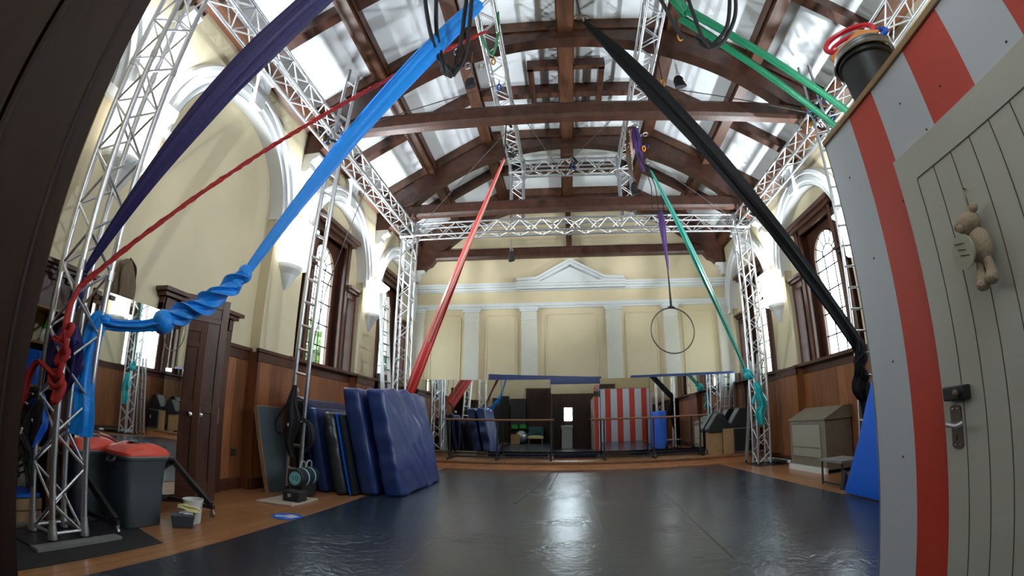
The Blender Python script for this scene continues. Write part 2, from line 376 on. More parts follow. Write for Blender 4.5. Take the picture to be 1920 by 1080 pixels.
# ------------------------------------------------------------------ windows
wn = [0]
def window(side, yc, where):
    wn[0] += 1; wc = yc
    o = thing('window_%d' % wn[0], 'tall arched leaded window with dark wooden surround, ' + where, 'window', (W(side, DEP, wc, WZ0)), kind=ST)
    f = MB(); T = .09; G = DEP + .22
    s = lambda d0, d1, a, b, c, e: wbox(f, side, d0, d1, a, b, c, e)
    for sg in (-1, 1):
        def yy(a, b):
            p, q = wc + sg * a, wc + sg * b; return (min(p, q), max(p, q))
        s(DEP - .05, G, *yy(HC - T, HC), WZ0, WZC)             # centre jamb
        s(DEP - .03, DEP + .03, *yy(HC - T - .05, HC + .07), WZ0, WZC)    # centre architrave
        s(DEP - .04, G, *yy(HS - T, HS), WZ0, WZS)             # side jamb
        s(DEP - .03, DEP + .03, *yy(HS - .03, HS + .06), WZ0, WZS)
        s(DEP - .03, DEP + .02, *yy(HC - .02, HS + .06), WZS - .12, WZS)
        s(DEP - .10, DEP + .02, *yy(HC - .02, HS + .10), WZS, WZS + .06)
        s(DEP - .15, DEP + .02, *yy(HC - .02, HS + .15), WZS + .06, WZS + .12)
        s(DEP, G, *yy(HC, HS), WZS - .04, WZS + .02)
        s(G - .06, G, *yy(HC, HC + .08), WZ0, WZS)              # side light stiles
        s(G - .06, G, *yy(HS - .17, HS - .08), WZ0, WZS)
    s(DEP - .03, DEP + .03, wc - HC - .07, wc + HC + .07, WZC - .10, WZC)
    s(DEP - .12, DEP + .02, wc - HC - .12, wc + HC + .12, WZC, WZC + .07)
    s(DEP - .18, DEP + .02, wc - HC - .18, wc + HC + .18, WZC + .07, WZC + .15)
    s(DEP, G, wc - HC, wc + HC, WZC - .02, WZC + .04)
    f.build('window_frame', M['window_wood'], o, bevel=.006)
    sl = MB(); wbox(sl, side, -.03, G + .05, wc - HS - .1, wc + HS + .1, WZ0 - .05, WZ0); sl.build('window_sill', M['window_wood'], o)
    # arched sash panel
    a = MB(); R = .47; zs = 3.92; N = 20; top = WZC
    arc = [(wc - R * math.cos(PI * i / N), zs + R * math.sin(PI * i / N)) for i in range(N + 1)]
    for d in (G - .05, G):
        a.strip([W(side, d, y, z) for y, z in arc], [W(side, d, y, top) for y, z in arc])
    a.strip([W(side, G - .05, y, z) for y, z in arc], [W(side, G, y, z) for y, z in arc])
    wbox(a, side, G - .05, G, wc - HC + T, wc - R, WZ0, top); wbox(a, side, G - .05, G, wc + R, wc + HC - T, WZ0, top)
    wbox(a, side, G - .05, G, wc - R, wc + R, WZ0, WZ0 + .08)
    a.tube([W(side, G - .06, y, z) for y, z in [(wc - R, WZ0)] + arc + [(wc + R, WZ0)]], .022, 6)
    a.build('arched_sash', M['window_wood'], o)
    b = MB(); gx = G - .02
    bar = lambda y0, z0, y1, z1, r=.011: b.tube([W(side, gx, y0, z0), W(side, gx, y1, z1)], r, 6)
    for y in (-.157, .157): bar(wc + y, WZ0, wc + y, zs + .03)
    z = WZ0 + .42
    while z < zs - .1: bar(wc - R, z, wc + R, z, .013); z += .42
    bar(wc - R, zs, wc + R, zs, .014)
    r2 = .2
    b.tube([W(side, gx, wc - r2 * math.cos(PI * i / 12), zs + r2 * math.sin(PI * i / 12)) for i in range(13)], .011, 6)
    for an in (30, 60, 90, 120, 150):
        c, s_ = math.cos(math.radians(an)), math.sin(math.radians(an)); bar(wc + r2 * c, zs + r2 * s_, wc + R * c, zs + R * s_)
    for sg in (-1, 1):
        ym = wc + sg * (HC + HS - .08) / 2
        bar(ym, WZ0, ym, WZS)
        for z in (2.4, 2.8, 3.2): bar(ym - .16, z, ym + .16, z)
    b.build('glazing_bars', M['lead'], o)
    g = MB(); wbox(g, side, G + .0, G + .004, wc - HS, wc + HS, WZ0, WZS); wbox(g, side, G, G + .004, wc - R, wc + R, WZS, zs + R)
    gm = M.get('glass')
    if gm is None:
        gm = bpy.data.materials.new('window_glass'); gm.use_nodes = True; nt = gm.node_tree; nt.nodes.clear()
        ou = nt.nodes.new('ShaderNodeOutputMaterial'); t = nt.nodes.new('ShaderNodeBsdfTransparent'); gl = nt.nodes.new('ShaderNodeBsdfGlossy'); mx = nt.nodes.new('ShaderNodeMixShader')
        t.inputs[0].default_value = (.95, .97, .96, 1); gl.inputs['Roughness'].default_value = .02; mx.inputs[0].default_value = .06
        nt.links.new(t.outputs[0], mx.inputs[1]); nt.links.new(gl.outputs[0], mx.inputs[2]); nt.links.new(mx.outputs[0], ou.inputs[0]); M['glass'] = gm
    g.build('window_pane', gm, o)
    L = bpy.data.lights.new('daylight_portal', 'AREA'); L.shape = 'RECTANGLE'; L.size = 2 * HS; L.size_y = WZC - WZ0; L.cycles.is_portal = True
    lo = bpy.data.objects.new('daylight_portal', L); COL.objects.link(lo); lo.location = W(side, G + .1, wc, (WZ0 + WZC) / 2)
    lo.rotation_euler = (PI / 2, 0, -PI / 2 if side == 'l' else PI / 2)
window('l', BAYS[2], 'middle of the left wall behind the tall aluminium ladder'); window('l', BAYS[3], 'far end of the left wall behind the truss tower')
window('r', BAYS[1], 'on the right wall hidden behind the striped booth'); window('r', BAYS[2], 'middle of the right wall beside the black silk'); window('r', BAYS[3], 'far end of the right wall behind the truss tower')

# ------------------------------------------------------------------ dado panelling
def dado(side, spans):
    mb = MB(); rail = MB()
    for (y0, y1, d) in spans:
        wbox(mb, side, d - .03, DEP + .01, y0, y1, 0, 1.93)
        wbox(rail, side, d - .06, d + .01, y0 - .03, y1 + .03, 1.93, 1.985)
        wbox(rail, side, d - .042, d + .01, y0 - .01, y1 + .01, 1.80, 1.93)
        wbox(rail, side, d - .045, d + .01, y0 - .012, y1 + .012, 0, .16)
    o = thing('trim_1' if side == 'l' else 'trim_2', 'red-brown boarded dado panelling along the %s wall' % ('left' if side == 'l' else 'right'), 'wall panelling', W(side, 0, 5, 0), kind=ST)
    mb.build('board_panel', M['dado'], o); rail.build('dado_rail', M['window_wood'], o, bevel=.006)
pl = lambda i: (BAYS[i] + RI + .0, BAYS[i + 1] - RI)
dado('l', [(5.17, BAYS[1] + RI, DEP), (pl(1)[0] - .03, pl(1)[1] + .03, 0), (BAYS[2] - RI, BAYS[2] + RI, DEP), (pl(2)[0] - .03, pl(2)[1] + .03, 0), (BAYS[3] - RI, BAYS[3] + RI, DEP), (2.85, 3.7, DEP)])
dado('r', [(YR, BAYS[1] - RI, 0), (BAYS[1] - RI, BAYS[1] + RI, DEP), (pl(1)[0] - .03, pl(1)[1] + .03, 0), (BAYS[2] - RI, BAYS[2] + RI, DEP), (pl(2)[0] - .03, pl(2)[1] + .03, 0), (BAYS[3] - RI, BAYS[3] + RI, DEP)])

# ------------------------------------------------------------------ far wall
solo('wall_far', MB().box(XL - .6, XR + .6, YB, YB + .3, 0, 8.2), M['cream_far'], 'pale yellow plastered end wall with pilasters and pediment', 'wall', kind=ST)
o = thing('trim_3', 'white entablature and triangular pediment on the far wall', 'cornice', (CX, YB, 4.2), kind=ST)
mb = MB(); Y = YB
for (z0, z1, d) in [(4.73, 4.80, .10), (4.80, 4.86, .16), (4.86, 4.92, .20), (4.70, 4.73, .05)]:
    mb.box(XL, XR, Y - d, Y, z0, z1)
    mb.box(CX - 1.53, CX + 1.53, Y - d - .05, Y, z0 + .01, z1 + .01)
mb.build('cornice', M['white_plaster'], o)
mb = MB()
for (z0, z1, d) in [(4.20, 4.26, .05), (4.26, 4.32, .09), (4.32, 4.36, .06)]:
    mb.box(XL, XR, Y - d, Y, z0, z1)
mb.build('architrave', M['white_plaster'], o)
mb = MB(); zb = 4.93
for t0, t1, d in [(0, .07, .25), (.07, .14, .19)]:
    P = [(-1.5, 0), (-.95, .03), (0, .55), (.95, .03), (1.5, 0)]
    outer = [(x, z - t0 * 1.1) for x, z in P]; inner = [(x, z - t1 * 1.1) for x, z in P]
    outer = [(CX + x, zb + z + .1) for x, z in outer]; inner = [(CX + x, zb + z + .1) for x, z in inner]
    A0 = [(x, Y - d, z) for x, z in outer]; A1 = [(x, Y, z) for x, z in outer]; B0 = [(x, Y - d, z) for x, z in inner]; B1 = [(x, Y, z) for x, z in inner]
    mb.strip(A0, A1); mb.strip(A0, B0); mb.strip(B0, B1)
mb.prism([(-.95, 0), (.95, 0), (0, .46)], (CX, Y, zb), (1, 0, 0), (0, 0, 1), (0, -.06, 0))
mb.build('pediment', M['white_plaster'], o)
pil = None
for i, (a, b) in enumerate([(-4.25, -3.92), (-2.73, -2.32), (-1.13, -.70), (1.2, 1.61), (2.80, 3.2), (4.37, 4.75)]):
    p = thing('pilaster', 'pale flat pilaster on the far wall, %s' % ['in the left corner', 'second from the left corner', 'left of the central panel', 'right of the central panel', 'behind the hanging hoop', 'in the right corner'][i], 'pilaster', ((a + b) / 2, Y, 0), 'pilasters of the far wall', kind=ST)
    MB().box(a, b, Y - .11, Y, .19, 4.16).build('shaft', M['pale'], p)
    c = MB()
    for z0, z1, d in [(3.86, 3.885, .015), (4.10, 4.15, .03), (4.15, 4.20, .055), (4.2, 4.24, .03)]: c.box(max(a - d, XL), min(b + d, XR), Y - .11 - d, Y, z0, z1)
    c.build('capital', M['white_plaster'], p)
def round_frame(x0, x1, z0, z1, label):
    mb = MB(); r = .1; pts = []
    for cx, cz, a0 in ((x1 - r, z1 - r, 0), (x0 + r, z1 - r, 90)):
        pts += [(cx + r * math.cos(math.radians(a0 + k * 15)), Y - .004, cz + r * math.sin(math.radians(a0 + k * 15))) for k in range(7)]
    pts = [(x1, Y - .004, z0)] + pts + [(x0, Y - .004, z0)]
    mb.tube(pts, .022, 6)
    solo('panel_moulding', mb, M['cream_far'], label, 'panel moulding', kind=ST, smooth=True)
for a, b, l in [(-3.72, -2.85, 'cream raised panel moulding behind the red silk'), (-2.12, -1.25, 'cream raised panel moulding left of the central one'), (-.46, .96, 'wide central cream panel moulding under the pediment'), (1.74, 2.61, 'cream panel moulding just left of the hanging hoop'), (3.36, 4.24, 'cream panel moulding behind the teal silk')]:
    round_frame(a, b, .2, 4.03, l)
# rear wall behind the camera, with a dark panelled lobby and a small window
mb = MB(); YW = YR
for (a, b, c, d) in [(XL - .6, -.5, 0, 8.2), (.85, XR + .6, 0, 8.2), (-.5, .02, 0, 3.9), (.42, .85, 0, 3.9), (.02, .42, 0, 1.38), (.02, .42, 2.05, 3.9), (-.5, .85, 6.3, 8.2)]: mb.box(a, b, YW - .3, YW, c, d)
solo('wall_rear', mb, M['cream'], 'cream plastered entrance end wall', 'wall', kind=ST)
mb = MB()
for (a, b, c, d) in [(-1.9, .02, 0, 2.75), (.42, 2.6, 0, 2.75), (.02, .42, 0, 1.38), (.02, .42, 2.05, 2.75), (XL, -1.9, 0, 1.9), (2.6, XR, 0, 1.9)]: mb.box(a, b, YW, YW + .05, c, d)
solo('trim_4', mb, M['near_wood'], 'dark wood panelling around the entrance end of the hall', 'wall panelling', kind=ST)
mb = MB()
mb.bar((-.02, YW + .05, 1.72), (.46, YW + .05, 1.72), .03, .03); mb.bar((.22, YW + .05, 1.36), (.22, YW + .05, 2.07), .02, .02, (1, 0, 0))
solo('window_6', mb, M['near_wood'], 'small bright window in the dark entrance wall, seen in the far mirror', 'window', kind=ST)

o = thing('window_7', 'large high window in the entrance wall behind the camera', 'window', (.175, YW, 3.9), kind=ST)
mb = MB()
for x in (-.5, .175, .85): mb.bar((x, YW - .1, 3.9), (x, YW - .1, 6.3), .06, .06, (1, 0, 0))
for z in (3.9, 4.7, 5.5, 6.3): mb.bar((-.5, YW - .1, z), (.85, YW - .1, z), .06, .06)
mb.build('window_frame', M['window_wood'], o)
L = bpy.data.lights.new('daylight_portal', 'AREA'); L.shape = 'RECTANGLE'; L.size = 1.35; L.size_y = 2.4; L.cycles.is_portal = True
lo = bpy.data.objects.new('daylight_portal', L); COL.objects.link(lo); lo.location = (.175, YW - .2, 5.1); lo.rotation_euler = (-PI / 2, 0, PI)
# near door leaf on the left of the camera
d = thing('door_1', 'dark brown timber door edge filling the left of the view', 'door', (-.62, -.1, 0), kind=ST)
MB().box(-.66, -.60, -.5, .322, 0, 2.7).build('door_leaf', M['near_wood'], d)
mb = MB(); mb.box(-.612, -.592, -.5, .287, 0, 2.7); mb.tube([(-.598, .29, 0), (-.598, .29, 2.7)], .006, 8); mb.tube([(-.590, .20, 0), (-.590, .20, 2.7)], .006, 8)
mb.build('door_moulding', M['near_wood'], d)
mb = MB(); mb.box(-.606, -.58, -.5, .19, 0, 2.7); mb.build('door_panel', M['near_wood'], d, bevel=.004)

# ------------------------------------------------------------------ ceiling and roof timbers
XE = 1.93  # half width of the flat part (underside of rafters)
def zr(x):  # underside of the rafters
    u = abs(x - CX)
    return 7.57 if u <= XE else 7.57 - (u - XE) * .585
mb = MB(); up = .24
P = [(XL - .6, zr(XL - .6)), (CX - XE, 7.57), (CX + XE, 7.57), (XR + .6, zr(XR + .6))]
mb.strip([(x, YR - .3, z + up) for x, z in P], [(x, YB + .3, z + up) for x, z in P])
mb.strip([(x, YR - .3, z + up + .1) for x, z in P], [(x, YB + .3, z + up + .1) for x, z in P])
solo('ceiling', mb, M['ceil'], 'white sloping ceiling panels between the dark roof timbers', 'ceiling', kind=ST)

def profile(x0, x1, n):
    xs = [x0 + (x1 - x0) * i / n for i in range(n + 1)] + [CX - XE, CX + XE]
    return sorted(set(xs))
def roof_truss(y, label, w=.24, wall=False):
    o = thing('roof_truss', label, 'roof truss', (CX, y, 5.9), 'arched roof trusses', kind=ST)
    xs = profile(XL, XR, 30)
    # tie beam with chamfered lower edges and stepped haunches
    hw = .1
    mb = MB(); mb.prism([(-hw, 5.72), (-hw + .03, 5.66), (hw - .03, 5.66), (hw, 5.72), (hw, 5.90), (hw - .03, 5.96), (-hw + .03, 5.96), (-hw, 5.90)], (XL, y, 0), (0, 1, 0), (0, 0, 1), (XR - XL, 0, 0))
    mb.build('tie_beam', M['timber'], o)
    for sg, xe in ((1, XL), (-1, XR)):
        h = MB(); h.prism([(0, 5.36), (.28, 5.36), (.34, 5.42), (.40, 5.46), (.50, 5.50), (.56, 5.58), (.62, 5.66), (.62, 5.95), (0, 5.95)], (xe, y - .11, 0), (sg, 0, 0), (0, 0, 1), (0, .22, 0)); h.build('haunch', M['timber'], o)
    # arched principal: straight back, curved underside
    n = 40; top = []; bot = []
    for i in range(n + 1):
        u = -1 + 2 * i / n; x = CX + u * 4.5
        zt = zr(x) + up
        xx = min(abs(u) * 4.5, 3.95)
        zu = 7.38 - .088 * xx ** 2 * (1 if xx < 3 else 1) - .0016 * xx ** 4
        zu = min(zu, zr(x) - .08)
        top.append((x, zt)); bot.append((x, max(zu, 5.9)))
    mb = MB()
    for s0 in (-w / 2, w / 2): mb.strip([(x, y + s0, z) for x, z in top], [(x, y + s0, z) for x, z in bot])
    mb.strip([(x, y - w / 2, z) for x, z in bot], [(x, y + w / 2, z) for x, z in bot])
    mb.build('arched_rafter', M['timber'], o)
    for sg, nm in ((-1, 'side'), (1, 'side')):   # planted edge fillets along the rafter
        fl = MB(); ys = y + sg * (w / 2 + .03)
        fl.strip([(x, ys, z + up) for x, z in [(xx, zr(xx)) for xx in xs]], [(x, ys, z) for x, z in [(xx, zr(xx)) for xx in xs]])
        fl.strip([(x, ys, zr(x)) for x in xs], [(x, ys - sg * .03, zr(x)) for x in xs])
        fl.build('fillet', M['timber_y'], o)
    for sg, xe in ((1, XL), (-1, XR)):
        c = MB(); c.prism([(0, 5.36), (.30, 5.36), (.31, 5.30), (.27, 5.26), (.20, 5.24), (.15, 5.16), (.17, 5.08), (.12, 5.02), (.05, 5.01), (0, 5.04)], (xe, y - .10, 0), (sg, 0, 0), (0, 0, 1), (0, .20, 0))
        c.build('scroll_corbel', M['white_plaster'], o, smooth=True)
    return o
roof_truss(2.75, 'dark arched timber roof truss almost overhead of the camera')
t2 = roof_truss(6.15, 'dark arched timber roof truss nearest in full view, above the tall ladders')
t3 = roof_truss(9.55, 'dark arched timber roof truss above the silver back truss')
t4 = roof_truss(12.57, 'dark timber roof truss against the far wall')
MB().box(CX - .08, CX + .08, 12.50, 12.64, 5.95, 7.4).build('king_post', M['timber'], t4)

def follow(mb, y0, y1, h0, h1, xs):
    a = [(x, zr(x) + h0) for x in xs]; b = [(x, zr(x) + h1) for x in xs]
    mb.strip([(x, y0, z) for x, z in a], [(x, y0, z) for x, z in b]); mb.strip([(x, y1, z) for x, z in a], [(x, y1, z) for x, z in b])
    mb.strip([(x, y0, z) for x, z in a], [(x, y1, z) for x, z in a])
XS = [XL, CX - XE, CX + XE, XR]
for y, lab in [(1.05, 'common rafter almost behind the camera'), (4.45, 'dark common rafter between the two nearest trusses'), (7.85, 'dark common rafter carrying the ceiling hatch frame'), (11.1, 'dark common rafter nearest the far wall')]:
    mb = MB(); follow(mb, y - .085, y + .085, 0, up, XS); solo('rafter', mb, M['timber'], lab, 'rafter', 'common rafters', kind=ST)
for x, w, lab in [(-3.0, .22, 'dark purlin halfway up the left roof slope'), (-1.66, .24, 'dark purlin at the top of the left roof slope'), (CX, .26, 'dark ridge beam along the middle of the ceiling'), (2.16, .24, 'dark purlin at the top of the right roof slope'), (3.5, .22, 'dark purlin halfway up the right roof slope')]:
    mb = MB(); z = zr(x)
    mb.box(x - w / 2, x + w / 2, YR, YB, z - .06, z + up + .02)
    mb.box(x - w / 2 - .03, x + w / 2 + .03, YR, YB, z + .02, z + .10)
    solo('purlin', mb, M['timber_y'], lab, 'purlin', 'purlins and ridge', kind=ST)
for side, xe in (('left', XL), ('right', XR)):
    sg = 1 if xe < 0 else -1; mb = MB()
    mb.prism([(0, 5.78), (.10, 5.80), (.16, 5.86), (.22, 5.98), (.22, 6.06), (0, 6.06)], (xe, YR, 0), (sg, 0, 0), (0, 0, 1), (0, YB - YR, 0))
    solo('wall_plate', mb, M['timber_y'], 'moulded dark timber wall plate at the top of the %s wall' % side, 'wall plate', kind=ST)
mb = MB()
for a, b in (((-.5, 7.0), (1.0, 7.0)), ((-.5, 8.35), (1.0, 8.35)), ((-.44, 7.0), (-.44, 8.4)), ((.94, 7.0), (.94, 8.4))):
    mb.bar((a[0], a[1], 7.64), (b[0], b[1], 7.64), .11, .20)
solo('hatch_frame', mb, M['timber'], 'square dark timber frame around the ceiling hatch in the ridge', 'hatch frame', kind=ST)

# ------------------------------------------------------------------ sconces (wall lights)
def sconce(side, y, label):
    s = -1 if side == 'r' else 1; xe = XL if side == 'l' else XR
    o = thing('wall_light', label, 'wall light', (xe, y, 3.3), 'box wall lights on the piers')
    b = MB(); h = .30
    for (z0, z1, k, dd) in [(3.36, 3.95, 1, .26), (3.95, 4.0, 1.1, .30), (4.0, 4.05, 1.2, .34)]:
        b.prism([(-h * k, 0), (h * k, 0), (h * k, dd * .6), (h * k - .09, dd), (-h * k + .09, dd), (-h * k, dd * .6)], (xe, y, z0), (0, 1, 0), (s, 0, 0), (0, 0, z1 - z0))
    b.build('lamp_box', M['sconce'], o)
    c = MB(); N = 14; prev = None
    pr = [(3.36, .27), (3.30, .24), (3.22, .17), (3.12, .12), (3.02, .06), (2.97, .02)]
    rings = []
    for z, r in pr: rings.append([(xe + s * r * .9 * math.sin(PI * j / N), y - r * math.cos(PI * j / N), z) for j in range(N + 1)])
    for a, d in zip(rings, rings[1:]): c.strip(a, d)
    c.build('corbel', M['white_plaster'], o, smooth=True)
    L = bpy.data.lights.new('uplight', 'SPOT'); L.energy = UPL; L.color = (.86, .94, 1.0); L.spot_size = math.radians(165); L.spot_blend = .5; L.shadow_soft_size = .07
    lo = bpy.data.objects.new('uplight', L); COL.objects.link(lo); lo.location = (xe + s * .20, y, 4.14); lo.rotation_euler = (0, PI - s * math.radians(-22), 0)
    lo.rotation_euler = (V((s * .85, 0, 1))).to_track_quat('-Z', 'Y').to_euler()
UPL = 300
PY = [(YR + .1), 2.75, 6.15, 9.52]
for side, nm in (('l', 'left'), ('r', 'right')):
    for y, w in zip(PY[1:], ['nearest the camera', 'between the first two arches' if side == 'r' else 'above the door, beside the blue silk', 'nearest the far corner']):
        sconce(side, y, 'glowing white box wall light on the %s wall, %s' % (nm, w))

# ------------------------------------------------------------------ stage, mat
st = thing('stage', 'low wooden stage step along the far wall', 'stage', (CX, 11.7, 0))
MB().box(XL + .02, XR - .02, 10.76, YB - .01, .15, .19).build('stage_top', M['floor'], st)
mb = MB().box(XL + .02, XR - .02, 10.80, 10.86, 0, .15); mb.box(XL + .02, XR - .02, 10.78, 10.80, .0, .03); mb.build('stage_riser', M['ply_front'] if 'ply_front' in M else mat('stage_riser_wood', (.62, .29, .13), .5, var=.3, scale=5, stretch=(.4, 1, 3)), st)
MB().box(XL + .1, XR - .1, 10.86, YB - .1, .0, .149).build('stage_carcass', M['raw_wood'], st)
mt = thing('dance_mat', 'large glossy black vinyl dance floor covering most of the hall', 'dance mat', (.3, 5, 0))
seams = [-2.72, -1.2, .38, 1.95, 3.5]
for a, b in zip(seams, seams[1:]):
    mb = MB(); nx, ny = 6, 60
    g = []
    for i in range(nx + 1):
        for j in range(ny + 1):
            x = a + (b - a - .0006) * i / nx; y = -.55 + 11.28 * j / ny
            if b > 3 and y < 1.9: pass
            g.append((x, y, .005 + .003 * abs(noise.noise(V((x * 1.2, y * .7, 1))))))
    mb.add(g, [(i * (ny + 1) + j, (i + 1) * (ny + 1) + j, (i + 1) * (ny + 1) + j + 1, i * (ny + 1) + j + 1) for i in range(nx) for j in range(ny)])
    mb.build('vinyl_strip', M['vinyl'], mt, smooth=True)
mb = MB(); mb.tube([(-.30, 10.3, .010), (-.42, 8.6, .012), (-.66, 6.4, .012)], .008, 4); mb.tube([(-.12, 10.2, .011), (-.25, 7.6, .012)], .004, 4)
mb.tube([(1.46, 6.9, .011), (1.39, 5.4, .012), (1.30, 3.6, .011)], .0025, 4)
mb.build('scuff_line', mat('scuff_tape', (.10, .11, .13), .45), mt)

# ------------------------------------------------------------------ box trusses
S = .29
def truss(name, label, cat, a, b, u, w, group=None, start=0, plates=True):
    """a,b ends of one corner chord; u,w the two section vectors"""
    a, b, u, w = V(a), V(b), V(u), V(w); L = (b - a).length; d = (b - a) / L
    o = thing(name, label, cat, a, group)
    cs = [V((0, 0, 0)), u, u + w, w]
    for c in cs:
        MB().tube([a + c, b + c], .026, 10).build('chord', M['metal'], o, smooth=True)
    n = max(2, round(L / .25)); st_ = L / n
    for f in range(4):
        c0, c1 = cs[f], cs[(f + 1) % 4]; mb = MB(); k = (f + start) % 2
        for i in range(n):
            p = a + d * (i * st_); q = a + d * ((i + 1) * st_)
            if (i + k) % 2: mb.tube([p + c0, q + c1], .0115, 6)
            else: mb.tube([p + c1, q + c0], .0115, 6)
        if plates:
            for e in (a + d * .03, b - d * .03): mb.tube([e + c0, e + c1], .014, 6)
        mb.build('lattice', M['metal'], o, smooth=True)
    # pin joints on the chords
    z = 2.0
    while z < L - .3:
        for c in cs: MB().tube([a + c + d * (z - .04), a + c + d * (z + .04)], .032, 8).build('chord_sleeve', M['metal'], o, smooth=True)
        z += 2.0
    return o
def base_plate(o, x0, x1, y0, y1, z=.012):
    MB().box(x0, x1, y0, y1, .002, z).build('base_plate', M['black'], o)
TG = 'silver box truss towers'; BG = 'silver box truss beams'
TX, TY = -3.46, 2.45
t = truss('truss_tower', 'silver box truss tower nearest the camera, wrapped in red, blue and purple cloth', 'truss tower', (TX, TY - S, .03), (TX - .03, TY - S, 5.35), (-S, 0, 0), (0, S, 0), TG)
base_plate(t, TX - S - .12, TX + .12, TY - S - .22, TY + .2)
MB().box(TX + .10, TX + .20, TY - S - .25, TY + .22, .006, .03).build('base_strip', M['grey_strip'], t)
MB().box(TX - S - .2, TX - S - .12, TY - S - .22, TY + .2, .006, .03).build('base_strip', M['grey_strip'], t)
for x in (TX, TX - S):
    for y in (TY, TY - S): MB().lathe([(.022, .012), (.04, .02), (.04, .05), (.03, .12), (.03, .16)], (x, y, 0), 10).build('foot_socket', M['alum_dull'], t, smooth=True)
t = truss('truss_tower', 'silver box truss tower at the far left, beside the red silk', 'truss tower', (-3.73, 9.87, .03), (-3.73, 9.87, 5.35), (S, 0, 0), (0, S, 0), TG); base_plate(t, -3.9, -3.3, 9.7, 10.3)
t = truss('truss_tower', 'silver box truss tower at the far right with turquoise cloth tied on', 'truss tower', (4.12, 9.87, .03), (4.16, 9.87, 5.35), (S, 0, 0), (0, S, 0), TG, start=1); base_plate(t, 4.0, 4.62, 9.62, 10.3)
t = truss('truss_tower', 'silver box truss tower hidden behind the striped booth', 'truss tower', (4.12, 2.08, .03), (4.14, 2.08, 5.35), (S, 0, 0), (0, S, 0), TG); base_plate(t, 4.0, 4.62, 2.0, 2.6)
ZB = 5.36
truss('truss_beam', 'long silver box truss beam running down the left side under the roof', 'truss beam', (-3.75, 1.9, ZB), (-3.75, 10.17, ZB), (S, 0, 0), (0, 0, S), BG)
truss('truss_beam', 'long silver box truss beam running down the right side under the roof', 'truss beam', (4.16, 1.9, ZB), (4.16, 10.17, ZB), (S, 0, 0), (0, 0, S), BG)
truss('truss_beam', 'silver box truss beam spanning the hall below the far tie beam', 'truss beam', (-3.45, 9.87, ZB), (4.16, 9.87, ZB), (0, S, 0), (0, 0, S), BG, plates=False)
truss('truss_beam', 'high silver box truss beam left of the ridge with red and blue silks', 'truss beam', (-1.13, .6, 6.92), (-1.13, 10.16, 6.92), (S, 0, 0), (0, 0, S), BG)
truss('truss_beam', 'high silver box truss beam right of the ridge with a purple sling bundle', 'truss beam', (1.47, .6, 6.92), (1.47, 10.16, 6.92), (S, 0, 0), (0, 0, S), BG)
truss('truss_beam', 'short high silver box truss crossbeam between the two ridge beams', 'truss beam', (-.84, 9.87, 6.92), (1.47, 9.87, 6.92), (0, S, 0), (0, 0, S), BG)
truss('truss_upright', 'left silver truss upright lifting the high crossbeam off the back beam', 'truss upright', (-1.13, 9.87, ZB + S), (-1.13, 9.87, 6.92), (S, 0, 0), (0, S, 0), 'short truss uprights')
truss('truss_upright', 'right silver truss upright lifting the high crossbeam off the back beam', 'truss upright', (1.47, 9.87, ZB + S), (1.47, 9.87, 6.92), (S, 0, 0), (0, S, 0), 'short truss uprights')
def corner_clamp(x, y, z, lab):
    o = thing('truss_corner', lab, 'truss corner', (x, y, z), 'truss corner joints')
    mb = MB()
    for a in (-.17, .17):
        for b in (-.17, .17):
            mb.tube([(x + a, y + b, z - .17), (x + a, y + b, z + .17)], .034, 8); mb.tube([(x + a, y - .17, z + b), (x + a, y + .17, z + b)], .034, 8); mb.tube([(x - .17, y + a, z + b), (x + .17, y + a, z + b)], .034, 8)
    mb.build('corner_frame', M['alum_dull'], o)
    MB().box(x - .12, x + .10, y - .22, y - .18, z - .1, z + .06).build('black_strap', M['black_cloth'], o)
corner_clamp(-3.6, 10.02, ZB + S / 2, 'silver truss corner joint at the far left'); corner_clamp(4.3, 10.02, ZB + S / 2, 'silver truss corner joint at the far right')
corner_clamp(-3.6, 2.3, ZB + S / 2, 'silver truss corner joint above the nearest tower')
corner_clamp(-.985, 10.02, 6.92 + S / 2, 'small silver joint at the left of the high crossbeam'); corner_clamp(1.615, 10.02, 6.92 + S / 2, 'small silver joint at the right of the high crossbeam')
# clutter of clamps and karabiners where the ladders meet the side beams
def hardware(x, y, z, seed, lab, n=10, sp=.22):
    rnd = random.Random(seed); o = thing('clamp_cluster', lab, 'rigging hardware', (x, y, z), 'clusters of clamps and shackles on the truss')
    for i in range(n):
        c = V((x + rnd.uniform(-sp, sp), y + rnd.uniform(-sp, sp), z + rnd.uniform(-sp, sp) * .8)); mb = MB(); r = rnd.uniform(.025, .05)
        ax = V((rnd.uniform(-1, 1), rnd.uniform(-1, 1), rnd.uniform(-1, 1))).normalized(); bx = ax.orthogonal().normalized(); cx = ax.cross(bx)
        mb.tube([c + (bx * math.cos(2 * PI * k / 10) * r * 1.7 + cx * math.sin(2 * PI * k / 10) * r) for k in range(10)], .011, 6, closed=True)
        mb.build('shackle', M[rnd.choice(['steel', 'steel', 'black', 'steel', 'blue_metal', 'amber', 'chrome'])], o, smooth=True)
    mb = MB()
    for k in range(4):
        a = V((x + rnd.uniform(-sp, sp), y + rnd.uniform(-sp, sp), z + rnd.uniform(-sp, sp))); b = V((x + rnd.uniform(-sp, sp), y + rnd.uniform(-sp, sp), z + rnd.uniform(-sp, sp))); mb.bar(a, b, .03, .05)
    mb.build('webbing_strap', M['black_cloth'], o)
hardware(-3.5, 5.75, 5.35, 1, 'cluster of steel clamps where the left ladder meets the beam', 16)
hardware(4.2, 5.6, 5.45, 2, 'cluster of blue and steel clamps where the right ladder meets the beam', 16)
hardware(1.65, 8.3, 6.6, 3, 'tangle of shackles above the teal silk', 12, .2)
hardware(-.9, 7.75, 6.9, 4, 'blue pulley and shackles above the red silk', 7, .14)
